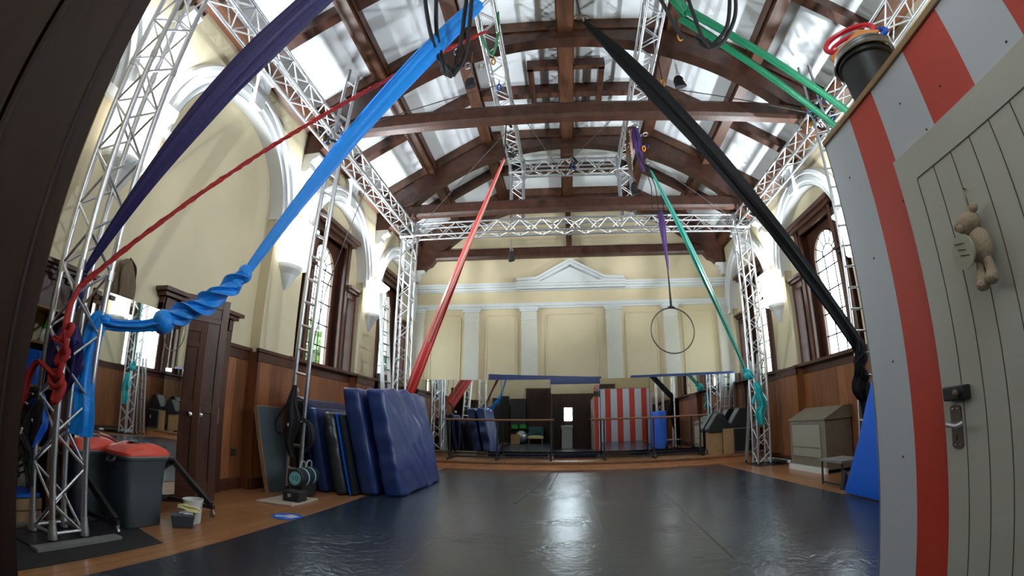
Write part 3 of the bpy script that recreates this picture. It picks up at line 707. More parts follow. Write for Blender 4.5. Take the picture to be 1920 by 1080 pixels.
hardware(-1.0, 9.0, 6.95, 5, 'amber shackle and green sling by the left upright', 6, .15)
hardware(.3, 9.75, 7.0, 6, 'shackles and green sling at the middle of the high crossbeam', 7, .16)

# ------------------------------------------------------------------ ladders
def ladder(name, label, fl, fr, tl, tr, pitch=.28, r=.024, rr=.015, m='metal', z0=.25, group='ladders', flat=False):
    fl, fr, tl, tr = V(fl), V(fr), V(tl), V(tr); o = thing(name, label, 'ladder', (fl + fr) / 2, group)
    for a, b in ((fl, tl), (fr, tr)):
        mb = MB()
        if flat: mb.bar(a, b, .028, .07, up=(1, 0, 0))
        else: mb.tube([a, b], r, 10)
        mb.build('stile', M[m], o, smooth=not flat)
    L = ((tl + tr) / 2 - (fl + fr) / 2).length; t = z0
    while t < L - .1:
        f = t / L; MB().tube([fl.lerp(tl, f), fr.lerp(tr, f)], rr, 8).build('rung', M[m], o, smooth=True); t += pitch
    for p in (fl, fr): MB().tube([p, p + V((0, 0, .05))], r + .008, 8).build('rubber_foot', M['rubber'], o)
    return o
ladder('ladder', 'tall narrow aluminium ladder standing against the left truss beam', (-3.82, 5.98, .03), (-3.60, 5.98, .03), (-3.39, 5.56, 6.66), (-3.20, 5.56, 6.48), pitch=.335, r=.033, rr=.022, z0=.3)
ladder('ladder', 'tall aluminium ladder behind the striped booth with black silk tied to it', (4.05, 6.02, .03), (4.05, 5.62, .03), (4.12, 5.70, 6.45), (4.12, 5.42, 6.25), pitch=.30, r=.025, rr=.016)
ladder('ladder', 'grey double extension ladder leaning by the far left wall light', (-3.58, 9.25, .0), (-3.56, 9.60, .0), (-3.84, 9.14, 3.75), (-3.82, 9.5, 3.75), m='alum_dull', flat=True, pitch=.27)
ladder('ladder', 'second grey ladder section doubled against the far left one', (-3.50, 9.15, .0), (-3.48, 9.50, .0), (-3.76, 9.10, 3.0), (-3.74, 9.42, 3.0), m='alum_dull', flat=True, pitch=.27)
ladder('ladder', 'aluminium ladder leaning behind the far right truss tower', (4.36, 10.5, .0), (4.66, 10.52, .0), (4.52, 10.45, 2.45), (4.72, 10.50, 2.45), m='alum_dull', flat=True, pitch=.27)
ladder('ladder', 'second aluminium ladder stacked behind the far right tower', (4.12, 10.60, .0), (4.36, 10.66, .0), (4.38, 10.62, 2.30), (4.60, 10.68, 2.30), m='alum_dull', flat=True, pitch=.27)

# ------------------------------------------------------------------ gym pads and mats
def pad(o, name, m, org, ux, uy, uz, n=14, wr=.012, seed=0, round_=.06, fold=None):
    """soft block: origin corner and three edge vectors, rounded edges and wrinkled skin"""
    org, ux, uy, uz = V(org), V(ux), V(uy), V(uz); lx, ly, lz = ux.length, uy.length, uz.length
    vs = {}; out = []; fs = []
    def vid(i, j, k, N):
        key = (i, j, k)
        if key not in vs:
            a, b, c = i / N[0], j / N[1], k / N[2]
            p = V(((a - .5) * lx, (b - .5) * ly, (c - .5) * lz)); h = V((lx / 2, ly / 2, lz / 2)); r = min(round_, min(lx, ly, lz) * .45)
            inn = V([max(-h[t] + r, min(h[t] - r, p[t])) for t in range(3)]); dd = p - inn
            if dd.length > 1e-9: p = inn + dd.normalized() * r
            w = org + ux * (p.x / lx + .5) + uy * (p.y / ly + .5) + uz * (p.z / lz + .5)
            q = V((w.x * 2.2 + seed, w.y * 2.2, w.z * 2.2))
            nrm = (w - (org + (ux + uy + uz) / 2)).normalized()
            dsp = noise.noise(q * 1.3) * wr * 1.5 + abs(noise.noise(V((q.y * 1.6 + q.z * 1.6, (q.y - q.z) * .5, seed)))) * wr * 2
            out.append(w + nrm * dsp); vs[key] = len(out) - 1
        return vs[key]
    N = (max(2, round(lx * n)), max(2, round(ly * n)), max(2, round(lz * n)))
    for ax in range(3):
        o1, o2 = [t for t in range(3) if t != ax]
        for side in (0, N[ax]):
            for i in range(N[o1]):
                for j in range(N[o2]):
                    q = []
                    for di, dj in ((0, 0), (1, 0), (1, 1), (0, 1)):
                        t = [0, 0, 0]; t[ax] = side; t[o1] = i + di; t[o2] = j + dj; q.append(vid(*t, N))
                    fs.append(tuple(q))
    return MB().add(out, fs).build(name, M[m], o, smooth=True)
o = thing('crash_mat', 'thick navy crash mat on edge, outermost of the leaning stack', 'crash mat', (-2.4, 7.4, 0), 'gym mats leaning at the left wall')
pad(o, 'mat_cover', 'blue_pad', (-2.50, 6.42, .01), (.27, 0, .0), (.02, 2.05, 0), (-.30, -.12, 1.52), n=30, wr=.034, seed=1)
o = thing('crash_mat', 'second navy crash mat directly behind the outermost one', 'crash mat', (-2.7, 7.4, 0), 'gym mats leaning at the left wall')
pad(o, 'mat_cover', 'blue_pad_dark', (-2.83, 6.34, .01), (.26, 0, 0), (.02, 2.0, 0), (-.31, -.12, 1.52), n=22, wr=.022, seed=5)
o = thing('folding_mat', 'glossy black folded gym mat with a blue edge standing among the blue mats', 'gym mat', (-3, 6.9, 0), 'gym mats leaning at the left wall')
pad(o, 'mat_cover', 'black_pvc', (-3.14, 6.12, .01), (.18, .05, 0), (.0, 1.25, 0), (-.23, -.06, 1.16), n=20, wr=.014, seed=9, round_=.09)
pad(o, 'blue_edge', 'blue_bright', (-2.945, 6.2, .01), (.035, .0, 0), (.0, 1.2, 0), (-.23, -.06, 1.14), n=12, wr=.004, seed=2, round_=.015)
pad(o, 'back_fold', 'black_pvc', (-2.90, 6.2, .01), (.06, .0, 0), (.0, 1.2, 0), (-.23, -.06, 1.13), n=14, wr=.006, seed=3, round_=.03)
o = thing('gym_mat', 'bright blue gym mat squeezed behind the black folded mat', 'gym mat', (-3.3, 6.9, 0), 'gym mats leaning at the left wall')
pad(o, 'mat_cover', 'blue_pad_dark', (-3.44, 6.22, .01), (.16, .03, 0), (.0, 1.2, 0), (-.24, -.05, 1.2), n=16, wr=.006, seed=12, round_=.05)
o = thing('gym_mat', 'dark green-black gym mat nearest the panelled left wall', 'gym mat', (-3.7, 6.9, 0), 'gym mats leaning at the left wall')
pad(o, 'mat_cover', 'black_pvc', (-3.86, 6.35, .01), (.20, .0, 0), (.0, 1.4, 0), (-.20, -.03, 1.30), n=14, wr=.006, seed=14, round_=.04)
o = thing('gym_mat', 'dark blue gym mat second from the panelled left wall', 'gym mat', (-3.6, 6.9, 0), 'gym mats leaning at the left wall')
pad(o, 'mat_cover', 'blue_pad_dark', (-3.60, 6.32, .01), (.12, .0, 0), (.0, 1.3, 0), (-.24, -.03, 1.32), n=14, wr=.006, seed=15, round_=.04)
o = thing('crash_mat', 'bright blue crash mat leaning beside the striped booth', 'crash mat', (3.5, 5.2, 0))
tag(o, 'bright blue crash mat leaning beside the striped booth', 'crash mat')
pad(o, 'mat_cover', 'blue_bright', (3.46, 4.05, .01), (.30, 0, 0), (.06, 1.6, 0), (.12, -.62, 1.42), n=12, wr=.006, seed=22, round_=.04)
bm = o
o = thing('gym_mat', 'long navy mat standing behind the left mirrors', 'gym mat', (-.5, 11.95, .19), 'mats behind the mirrors')
pad(o, 'mat_cover', 'blue_pad_dark', (-1.93, 11.97, .20), (2.90, 0, -.10), (0, .25, 0), (0, .0, 2.12), n=10, wr=.006, seed=31, round_=.03)
o = thing('gym_mat', 'navy mat standing behind the right mirrors', 'gym mat', (3, 11.95, .19), 'mats behind the mirrors')
pad(o, 'mat_cover', 'blue_pad_dark', (1.72, 11.97, .20), (2.75, 0, .0), (0, .25, 0), (0, .0, 2.03), n=10, wr=.006, seed=33, round_=.03)
# grey felt board with raw wood edge
o = thing('notice_board', 'grey felt board with raw wood edge leaning on the dado', 'board', (-3.9, 5.9, 0))
for nm, m, a, b in (('felt_face', 'grey_board', .012, .03), ('wood_backing', 'raw_wood', -.02, .012)):
    mb = MB(); p0, p1 = V((-3.94, 5.68, .0)), V((-3.80, 6.05, 0)); up_ = V((-.18, -.12, 1.17)); nn = (p1 - p0).cross(up_).normalized()
    vs = [p0 + nn * a, p1 + nn * a, p1 + up_ + nn * a, p0 + up_ + nn * a, p0 + nn * b, p1 + nn * b, p1 + up_ + nn * b, p0 + up_ + nn * b]
    mb.add(vs, [(0, 1, 2, 3), (4, 5, 6, 7), (0, 1, 5, 4), (1, 2, 6, 5), (2, 3, 7, 6), (3, 0, 4, 7)]); mb.build(nm, M[m], o)
mb = MB(); mb.bar(p0 + nn * .0, p0 + up_ + nn * .0, .03, .06, (1, 0, 0)); mb.bar(p0 + up_, p1 + up_, .05, .025); mb.build('edge_batten', M['raw_wood'], o)
# pale base board, weights and the power bag
solo('base_board', MB().prism([(-3.62, 4.98), (-3.13, 5.02), (-3.12, 5.64), (-3.60, 5.66)], (0, 0, .002), (1, 0, 0), (0, 1, 0), (0, 0, .02)), M['stone'], 'pale flat board on the floor in front of the left ladder', 'board', bevel=.004)
o = thing('weight_block', 'small dark weight block on the pale floor board', 'weight', (-3.26, 5.3, .022))
MB().box(-3.38, -3.14, 5.2, 5.40, .023, .15).build('block', M['black_plastic'], o, bevel=.012); MB().box(-3.30, -3.26, 5.19, 5.20, .08, .12).build('tag', M['grey_rim'], o)
def text_mesh(name, s, size, loc, rot, m, parent, ext=.002):
    c = bpy.data.curves.new('txt', 'FONT'); c.body = s; c.size = size; c.extrude = ext; c.align_x = 'CENTER'; c.align_y = 'CENTER'
    t = bpy.data.objects.new('txt', c); COL.objects.link(t); bpy.context.view_layer.update()
    me = bpy.data.meshes.new_from_object(t.evaluated_get(bpy.context.evaluated_depsgraph_get())); bpy.data.objects.remove(t)
    me.materials.clear(); me.materials.append(m); o = bpy.data.objects.new(name, me); COL.objects.link(o); o.parent = parent
    o.location = V(loc) - V(parent.get('_base', (0, 0, 0))); o.rotation_euler = rot; return o
o = thing('power_bag', 'black cylindrical weight bag with pale cyan 10 label', 'weight bag', (-3.42, 5.75, .15))
ax = V((-.02, .9998, 0)); c0 = V((-3.39, 5.50, .27)); c1 = c0 + ax * .46; R = .125
def cyl(c0, c1, r, name, m, o, n=28, caps=1.): return MB().tube([c0, c0.lerp(c1, .04), c0.lerp(c1, .96), c1], [r * .86, r, r, r * .86], n).build(name, m, o, smooth=True)
cyl(c0, c1, R, 'bag_body', M['black_plastic'], o)
for f in (.34, .72): 
    p = c0.lerp(c1, f); MB().tube([p - ax * .014, p + ax * .014], R + .004, 28).build('band', M['cyan_label'], o, smooth=True)
MB().tube([c0 - ax * .001, c0 - ax * .005], .088, 28).build('label_disc', M['cyan_label'], o)
MB().tube([c0 - ax * .005 + (V((0, 0, 1)) * math.cos(t) + ax.cross(V((0, 0, 1))) * math.sin(t)) * .072 for t in [2 * PI * k / 30 for k in range(30)]], .003, 5, closed=True).build('label_ring', M['bin'], o)
q = (-ax).to_track_quat('Z', 'Y').to_euler()
text_mesh('label_number', '10', .095, c0 - ax * .006, q, M['bin'], o)
for s0 in (.25, .62):
    p = c0.lerp(c1, s0); MB().tube(catmull([p + V((0, 0, R)), p + V((0, 0, R + .07)) + ax * .03, p + V((0, 0, R + .085)) + ax * .08, p + V((0, 0, R + .06)) + ax * .14, p + V((0, 0, R)) + ax * .15], 5), .012, 8).build('handle', M['grey_rim'], o, smooth=True)
MB().obox(c0.lerp(c1, .5) + V((0, 0, -.15)), (.09, 0, 0), (0, .18, 0), (0, 0, .098)).build('cradle', M['black'], o)
# floor sign: blue disc with white arrow
o = thing('floor_sign', 'round blue floor sticker with a white arrow', 'floor sign', (-2.87, 4.52, .0))
MB().lathe([(.165, .0035), (.165, .005)], (-2.87, 4.52, 0), 40).build('blue_disc', M['blue_bright'], o)
a = math.radians(-62); R2 = lambda x, y: (-2.87 + x * math.cos(a) - y * math.sin(a), 4.52 + x * math.sin(a) + y * math.cos(a))
pts = [R2(*p) for p in [(-.03, -.13), (.03, -.13), (.03, .03), (.085, -.02), (.085, .05), (0, .13), (-.085, .05), (-.085, -.02), (-.03, .03)]]
MB().prism(pts, (0, 0, .005), (1, 0, 0), (0, 1, 0), (0, 0, .002)).build('white_arrow', M['white_plastic'], o)
# gear hanging on the left ladder
o = thing('harness', 'black straps and harness hanging on the left ladder', 'harness', (-3.66, 5.85, 1.2)); rnd = random.Random(3)
mb = MB()
silk(mb, [(-3.66, 5.82, 1.5), (-3.68, 5.80, 1.25), (-3.64, 5.80, 1.0), (-3.70, 5.82, .72), (-3.66, 5.84, .5)], [.05, .14, .18, .13, .05], .7, 5); mb.build('strap_bundle', M['black_cloth'], o, smooth=True)
MB().tube(catmull([(-3.78, 5.85, 1.25), (-3.95, 5.83, 1.0), (-3.93, 5.83, .85), (-3.75, 5.83, .8)], 6), .014, 8).build('strap_loop', M['black_cloth'], o, smooth=True)
mb = MB(); silk(mb, [(-3.52, 5.84, 1.05), (-3.38, 5.82, .95), (-3.34, 5.82, .78), (-3.45, 5.84, .6)], [.04, .08, .09, .04], .7, 5); mb.build('strap_bundle', M['black_cloth'], o, smooth=True)
MB().box(-3.70, -3.65, 5.74, 5.75, .93, .97).build('buckle', M['white_plastic'], o)
o = thing('wall_lamp', 'small white round fitting above the mats on a black cord', 'lamp', (-3.95, 6.5, 1.42))
MB().ball((-3.93, 6.26, 1.45), (.045, .075, .05), 14).build('white_head', M['white_plastic'], o, smooth=True); MB().lathe([(.025, 0), (.025, .012)], (-3.89, 6.26, 1.45), 12, axis='x').build('centre_cap', M['grey_rim'], o)
MB().tube([(-3.95, 6.24, 1.42), (-3.98, 6.22, 1.0), (-3.98, 6.22, .0)], .02, 8).build('black_arm', M['black'], o)
MB().tube([(-3.96, 6.28, 1.46), (-4.05, 6.45, 1.8), (-4.3, 6.9, 2.05)], .006, 6).build('cord', M['black'], o)
o = thing('light_switch', 'white light switch on the left dado pier', 'switch', (-4.28, 6.1, 1.86)); MB().box(-4.29, -4.272, 6.05, 6.14, 1.82, 1.91).build('plate', M['white_plastic'], o, bevel=.004); MB().box(-4.272, -4.264, 6.085, 6.105, 1.845, 1.885).build('rocker', M['grey_rim'], o)
o = thing('wall_socket', 'black socket plate low on the left dado', 'socket', (-4.39, 5.5, .5)); MB().box(-4.405, -4.385, 5.43, 5.53, .46, .56).build('plate', M['black'], o, bevel=.003); MB().lathe([(.014, 0), (.014, .012)], (-4.385, 5.48, .51), 10, axis='x').build('pin_hole', M['brass'], o)
o = thing('small_bottle', 'small white bottle standing on the left window sill', 'bottle', (-4.33, 7.35, 2.0)); MB().lathe([(.028, 0), (.028, .11), (.012, .15), (.010, .22)], (-4.33, 7.35, 2.0), 12).build('bottle', M['white_plastic'], o, smooth=True)
o = thing('exit_sign', 'green and white exit signs over the far left door', 'exit sign', (-4.2, 10.7, 2.4))
mb = MB(); mb.box(-4.27, -4.255, 10.52, 11.02, 2.42, 2.60); mb.build('upper_sign', M['sign_white'], o); MB().box(-4.254, -4.248, 10.66, 10.98, 2.435, 2.585).build('green_field', M['sign_green'], o)
mb = MB(); mb.ball((-4.247, 10.74, 2.548), (.004, .014, .014), 8); mb.bar((-4.247, 10.74, 2.535), (-4.247, 10.76, 2.49), .006, .02, (1, 0, 0)); mb.bar((-4.247, 10.76, 2.49), (-4.247, 10.72, 2.45), .006, .012, (1, 0, 0)); mb.bar((-4.247, 10.76, 2.49), (-4.247, 10.80, 2.455), .006, .012, (1, 0, 0))
mb.build('running_figure', M['sign_white'], o); mb = MB(); mb.box(-4.248, -4.244, 10.865, 10.95, 2.50, 2.515); mb.prism([(10.87, 2.48), (10.87, 2.535), (10.84, 2.508)], (-4.248, 0, 0), (0, 1, 0), (0, 0, 1), (.004, 0, 0)); mb.build('arrow', M['sign_white'], o)
MB().box(-4.27, -4.255, 10.52, 11.02, 2.20, 2.39).build('lower_sign', M['sign_white'], o)
[MB().box(-4.254, -4.249, y, y + .03, 2.24, 2.35).build('sign_stroke', M['sign_green'], o) for y in (10.60, 10.68, 10.74, 10.86)]
solo('side_door', MB().box(-4.30, -4.262, 10.35, 11.9, .19, 2.15), M['near_wood'], 'dark doorway panel below the exit signs at the far left', 'door panel')

# ------------------------------------------------------------------ left doorway, cupboard, mirror
wx = XL - DEP
dc = thing('door_2', 'dark panelled double door with cornice standing ajar in the left wall', 'door', (wx, 4.5, 0), kind=ST)
mb = MB(); mb.box(wx, wx + .09, 3.86, 3.98, 0, 2.2); mb.box(wx, wx + .09, 5.02, 5.16, 0, 2.2); mb.box(wx, wx + .09, 3.86, 5.16, 2.12, 2.27)
mb.box(wx, wx + .15, 3.82, 5.20, 2.27, 2.32); mb.box(wx, wx + .20, 3.78, 5.25, 2.32, 2.37); mb.box(wx, wx + .05, 3.98, 5.02, 2.02, 2.12)
mb.box(wx + .001, wx + .12, 3.88, 3.96, 2.12, 2.26); mb.box(wx + .001, wx + .12, 5.05, 5.13, 2.12, 2.26)
mb.build('door_casing', M['window_wood'], dc, bevel=.006)
MB().box(wx + .002, wx + .02, 3.98, 5.02, 0, 2.12).build('door_recess', M['near_wood'], dc)
def leaf(parent, hx, hy, ex, ey, h, knob, nm='door_leaf'):
    h0, e0 = V((hx, hy, 0)), V((ex, ey, 0)); d = (e0 - h0); L = d.length; d.normalize(); n = V((d.y, -d.x, 0)); T = .045
    lf = MB(); up_ = V((0, 0, 1))
    B = lambda a, b, z0, z1, t: lf.obox(h0 + d * ((a + b) / 2) + up_ * ((z0 + z1) / 2), d * (b - a) / 2, n * t / 2, up_ * (z1 - z0) / 2)
    B(0, .09, .01, h, T); B(L - .09, L, .01, h, T)
    for z0, z1 in ((.01, .22), (1.02, 1.14), (h - .30, h - .24), (h - .12, h)): B(.09, L - .09, z0, z1, T)
    B(.09, L - .09, .22, h - .1, T * .45)
    l = lf.build(nm, M['window_wood'], parent, bevel=.005)
    k = h0 + d * (L * knob) + up_ * 1.0; kb = MB(); 
    for s in (-1, 1): kb.tube([k + n * s * .022, k + n * s * .03, k + n * s * .05, k + n * s * .06, k + n * s * .085, k + n * s * .095], [.028, .012, .012, .026, .026, .012], 14)
    kb.build('door_knob', M['chrome'], l, smooth=True)
    pl_ = MB(); pl_.obox(e0 + d * .003 + up_ * 1.0, d * .003, n * .012, up_ * .09); pl_.build('latch_plate', M['steel'], l)
leaf(dc, wx + .12, 4.10, -3.98, 4.62, 2.38, .62); leaf(dc, wx + .09, 4.02, -4.02, 4.34, 2.06, .75)
# tall open cupboard
cb = thing('cupboard', 'dark wooden open cupboard with cornice at the left edge', 'cupboard', (-4.1, 2.1, 0))
mb = MB(); mb.box(wx + .01, wx + .04, 1.3, 2.42, 0, 2.0); mb.box(wx + .01, -3.92, 2.38, 2.42, 0, 1.98); mb.box(wx + .01, -3.92, 1.3, 1.34, 0, 1.98); mb.box(wx + .01, -3.92, 1.34, 2.38, 1.72, 1.98); mb.build('carcass', M['window_wood'], cb)
for z in (.62, 1.10, 1.44, 1.72): MB().box(wx + .04, -3.90, 1.34, 2.38, z - .02, z).build('shelf', M['raw_wood'] if z > .7 else M['ply'], cb)
mb = MB()
for z0, z1, e in ((1.98, 2.02, .03), (2.02, 2.05, .06), (2.05, 2.09, .09)): mb.box(wx + .01, -3.92 + e, 1.3 - e, 2.52 + e, z0, z1)
for k in range(10): mb.box(-3.93, -3.89, 1.36 + k * .16, 1.42 + k * .16, 1.94, 1.98)
mb.build('cornice', M['window_wood'], cb, bevel=.004)
MB().box(wx + .01, -4.22, 2.42, 2.62, 0, 1.98).build('side_panel', M['dado'], cb)
o = thing('blue_box', 'bright blue box file on the cupboard shelf', 'box', (-4.0, 2.2, 1.1)); MB().box(-4.12, -3.93, 2.10, 2.29, 1.101, 1.37).build('box_body', M['blue_bright'], o, bevel=.005); MB().box(-3.931, -3.927, 2.193, 2.197, 1.11, 1.36).build('seam', M['blue_pad'], o)
o = thing('spray_bottle', 'tapered white and green bottle on the upper cupboard shelf', 'bottle', (-4, 2.28, 1.44)); MB().lathe([(.03, 0), (.042, .02), (.042, .07), (.028, .11)], (-4, 2.27, 1.441), 14).build('bottle', M['white_plastic'], o, smooth=True); MB().lathe([(.027, .11), (.012, .17), (.006, .22)], (-4, 2.27, 1.441), 12).build('green_neck', M['green_plastic'], o, smooth=True)
o = thing('cloth_scrap', 'crumpled orange rag on the upper cupboard shelf', 'rag', (-3.97, 2.34, 1.44)); MB().ball((-3.96, 2.33, 1.46), (.04, .05, .025), 10).build('rag', M['ply'], o, smooth=True)
o = thing('blue_bag', 'shiny blue bag hanging below the cupboard shelf', 'bag', (-3.85, 2.2, .85)); mb = MB(); silk(mb, [(-3.84, 2.22, 1.05), (-3.82, 2.2, .95), (-3.80, 2.17, .8), (-3.80, 2.14, .64)], [.05, .17, .22, .12], .7, 4); mb.build('bag_body', M['blue_bright'], o, smooth=True)
o = thing('cardboard_box', 'small cardboard box with papers low in the cupboard', 'box', (-4, 2.2, .6)); MB().box(-4.1, -3.95, 2.04, 2.24, .622, .76).build('box_body', M['card'], o)
o = thing('wooden_crate', 'rough wooden crate on the floor at the far left edge', 'crate', (-4, 2.1, 0))
mb = MB(); [mb.box(-3.98, -3.95, 1.8, 2.36, z, z + .09) for z in (.02, .12)]; [mb.box(-4.3, -3.97, 2.3, 2.34, z, z + .09) for z in (.02, .12)]; mb.build('slat_side', M['raw_wood'], o); MB().box(-4.3, -3.95, 1.8, 2.34, .22, .25).build('blue_lid', M['blue_bright'], o)
o = thing('hanging_sack', 'brown sack and strap hanging on the left wall above the mirror', 'sack', (wx + .06, 3.15, 2.3)); mb = MB(); silk(mb, [(-4.19, 3.17, 2.44), (-4.17, 3.14, 2.36), (-4.16, 3.12, 2.24), (-4.17, 3.13, 2.06)], [.05, .18, .25, .27], .4, 4, normal=(1, 0, 0)); mb.build('sack_body', M['sack'], o, smooth=True)
MB().tube(catmull([(-4.22, 3.18, 2.47), (-4.15, 3.22, 2.38), (-4.15, 3.24, 2.25)], 5), .012, 6).build('strap', M['black_cloth'], o)

def dance_mirror(name, label, c, ux, w, z0, z1, tilt=0., group=None, foot=.3):
    """c: centre of the glass at floor level, ux: unit vector along the width; faces n = up x ux"""
    c, ux = V(c), V(ux).normalized(); n = ux.cross(V((0, 0, 1))).normalized(); o = thing(name, label, 'mirror', c, group)
    upv = (V((0, 0, 1)) + n * -math.tan(tilt)).normalized(); h = z1 - z0; m0 = c + V((0, 0, z0 - c.z if c.z > z0 else z0))
    g = MB(); cen = V((c.x, c.y, (z0 + z1) / 2)); g.obox(cen, ux * (w / 2 - .006), n * .004, upv * (h / 2)); g.build('mirror_panel', M['mirror'], o)
    f = MB(); bk = cen - n * .022; f.obox(bk, ux * (w / 2 - .004), n * .014, upv * (h / 2 - .004)); f.build('backing_board', M['black'], o)
    b = MB(); zf = c.z
    for s in (-1, 1):
        p = c + ux * s * (w / 2 - .05) - n * .05; b.bar(p + V((0, 0, .08)), p + V((0, 0, z1 - zf - .1)), .03, .03, (1, 0, 0))
        b.bar(p - n * .25 + V((0, 0, .10)), p + n * foot + V((0, 0, .10)), .035, .035)
    b.bar(c + ux * (w / 2 - .05) - n * .03 + V((0, 0, .115)), c - ux * (w / 2 - .05) - n * .03 + V((0, 0, .115)), .03, .03)
    b.build('black_frame', M['black'], o)
    for s in (-1, 1):
        for q in (-.23, foot - .02):
            p = c + ux * s * (w / 2 - .05) - n * .05 + n * q; k = MB(); k.tube([p + ux * -.012 + V((0, 0, .031)), p + ux * .012 + V((0, 0, .031))], .03, 12); k.bar(p + V((0, 0, .05)), p + V((0, 0, .09)), .03, .03, (1, 0, 0)); k.build('castor', M['steel'], o, smooth=True)
    return o
ZG = .19
xs = [-3.96, -2.75, -1.54, -.32, .89, 2.12, 3.35, 4.50]
labs = ['far left wheeled mirror panel behind the crash mats', 'wheeled mirror panel reflecting the red silk', 'wheeled mirror panel under the left end of the navy mat', 'wheeled mirror panel reflecting the dark entrance wall',
        'wheeled mirror panel reflecting the red and white stripes', 'wheeled mirror panel behind the right portable barre', 'far right wheeled mirror panel beside the speakers']
tilts = [0, .004, 0, .012, -.006, .004, 0]
for a, b, l, t_ in zip(xs, xs[1:], labs, tilts):
    i = labs.index(l); dz = -.12 if i == 3 else 0
    dance_mirror('mirror', l, ((a + b) / 2, 11.62 + (.01 if i % 2 else 0), ZG), (1, 0, 0), b - a, .36, 2.13 + dz, t_, 'row of wheeled mirrors on the stage')
# the big mirror at the left wall
mo = dance_mirror('mirror', 'large wheeled mirror by the left wall behind the red-lidded bins', (-3.99, 3.33, 0), (0, 1, 0), 1.30, .14, 2.02, 0, foot=.66)
for y in (2.73, 3.93):
    mb = MB(); mb.bar((-3.98, y, .50), (-3.42, y, .12), .04, .055); mb.bar((-3.98, y, .50), (-4.22, y, .14), .04, .055); mb.build('side_brace', M['black'], mo)

# barres
def barre(label, x0, x1, y0, y1, ups):
    o = thing('portable_barre', label, 'ballet barre', ((x0 + x1) / 2, y0, ZG), 'portable ballet barres')
    yy = lambda x: y0 + (y1 - y0) * (x - x0) / (x1 - x0)
    MB().tube([(x0, y0, 1.135), (x1, y1, 1.135)], .022, 12).build('barre_rail', M['barre_wood'], o, smooth=True)
    for x in ups:
        mb = MB(); y = yy(x); mb.tube([(x, y, ZG + .04), (x, y, 1.11)], .020, 10); mb.build('upright', M['black'], o, smooth=True)
        mb = MB(); mb.bar((x, y - .22, ZG + .03), (x, y + .22, ZG + .03), .04, .04); mb.lathe([(.02, 0), (.02, .03)], (x, y - .2, ZG), 8); mb.lathe([(.02, 0), (.02, .03)], (x, y + .2, ZG), 8); mb.build('foot', M['black'], o)
    MB().bar((x0 + .1, y0 + .02, ZG + .07), (x1 - .1, y1 + .02, ZG + .07), .03, .03).build('cross_bar', M['black'], o)
barre('portable ballet barre on the left half of the stage', -2.84, -.24, 11.10, 11.10, (-2.7, -1.56, -.30))
barre('portable ballet barre on the right half of the stage', .62, 3.42, 11.10, 11.25, (.93, 2.10, 3.24))

# stage right: boards, flight case, wedge speakers
solo('plywood_board', MB().box(3.76, 4.04, 11.08, 11.11, .191, .78), M['ply'], 'upright plywood board leaning beside the black case on the stage', 'board')
solo('plywood_box', MB().box(3.45, 3.80, 11.28, 11.50, .191, .70), M['ply'], 'plywood box behind the upright board on the stage', 'box')
o = thing('flight_case', 'black flight case on the right end of the stage', 'flight case', (4.25, 11.2, ZG)); MB().box(4.02, 4.44, 11.04, 11.4, .20, .80).build('case_body', M['black_plastic'], o, bevel=.012)
[MB().box(4.01, 4.45, 11.03, 11.41, a, b).build('metal_edge', M['grey_strip'], o) for a, b in ((.76, .785), (.21, .23))]; MB().box(4.34, 4.38, 11.03, 11.04, .5, .6).build('case_label', M['white_plastic'], o)
def wedge(label, x, y, z, s=1):
    o = thing('wedge_speaker', label, 'speaker', (x, y, z), 'black wedge monitor speakers')
    MB().prism([(-.26, 0), (.26, 0), (.30, .10), (.12, .44), (-.02, .46), (-.28, .08)], (x, y - .17, z), (s, 0, 0), (0, 0, 1), (0, .34, 0)).build('cabinet', M['black_plastic'], o, bevel=.01)
    g = MB(); g.prism([(-.25, .10), (-.03, .42), (-.05, .43), (-.27, .11)], (x, y - .14, z), (s, 0, 0), (0, 0, 1), (0, .28, 0)); g.build('grille', M['grey_strip'], o)
wedge('black wedge speaker on top of the flight case', 4.23, 11.22, .801); wedge('black wedge speaker tilted beside the plywood board', 3.72, 11.40, .701)
o = thing('cable_heap', 'black cables heaped at the foot of the far right tower', 'cables', (4.7, 9.8, 0)); rnd = random.Random(9)
for k in range(4):
    p = [(4.42 + rnd.uniform(-.05, .3), 9.6 + rnd.uniform(-.2, .5), .02 + .02 * k) for _ in range(8)]; MB().tube(catmull(p, 5), .014, 6).build('cable', M['black'], o, smooth=True)

# right wall cabinet, bench, pipes
o = thing('radiator_cabinet', 'grey boxed heater cabinet with pale front against the right dado', 'cabinet', (4.7, 8.6, 0))
mb = MB(); mb.box(4.35, 4.885, 7.45, 8.78, .06, .90); mb.build('cabinet_body', M['cabinet'], o, bevel=.01)
mb = MB(); mb.prism([(0, 0), (.56, 0), (.56, .22), (.40, .22), (0, .02)], (4.33, 7.42, .90), (1, 0, 0), (0, 0, 1), (0, 1.38, 0)); mb.build('sloping_lid', M['cabinet'], o)
MB().box(4.325, 4.352, 7.60, 8.64, .26, .82).build('front_panel', M['cabinet_front'], o, bevel=.01); MB().box(4.315, 4.327, 7.62, 8.62, .42, .44).build('panel_rib', M['cabinet'], o)
mb = MB(); mb.box(4.31, 4.36, 7.42, 8.80, 0, .10); mb.build('plinth', M['white_plaster'], o)
solo('floor_pipe', MB().tube([(4.62, 9.3, .06), (4.62, 10.6, .06)], .035, 10), M['white_plaster'], 'pale heating pipe along the foot of the right wall', 'pipe', smooth=True)
o = thing('bench', 'low black slatted bench by the blue crash mat', 'bench', (3.95, 6.2, 0))
MB().box(3.72, 4.15, 5.98, 6.62, .34, .37).build('bench_top', M['grey_strip'], o)
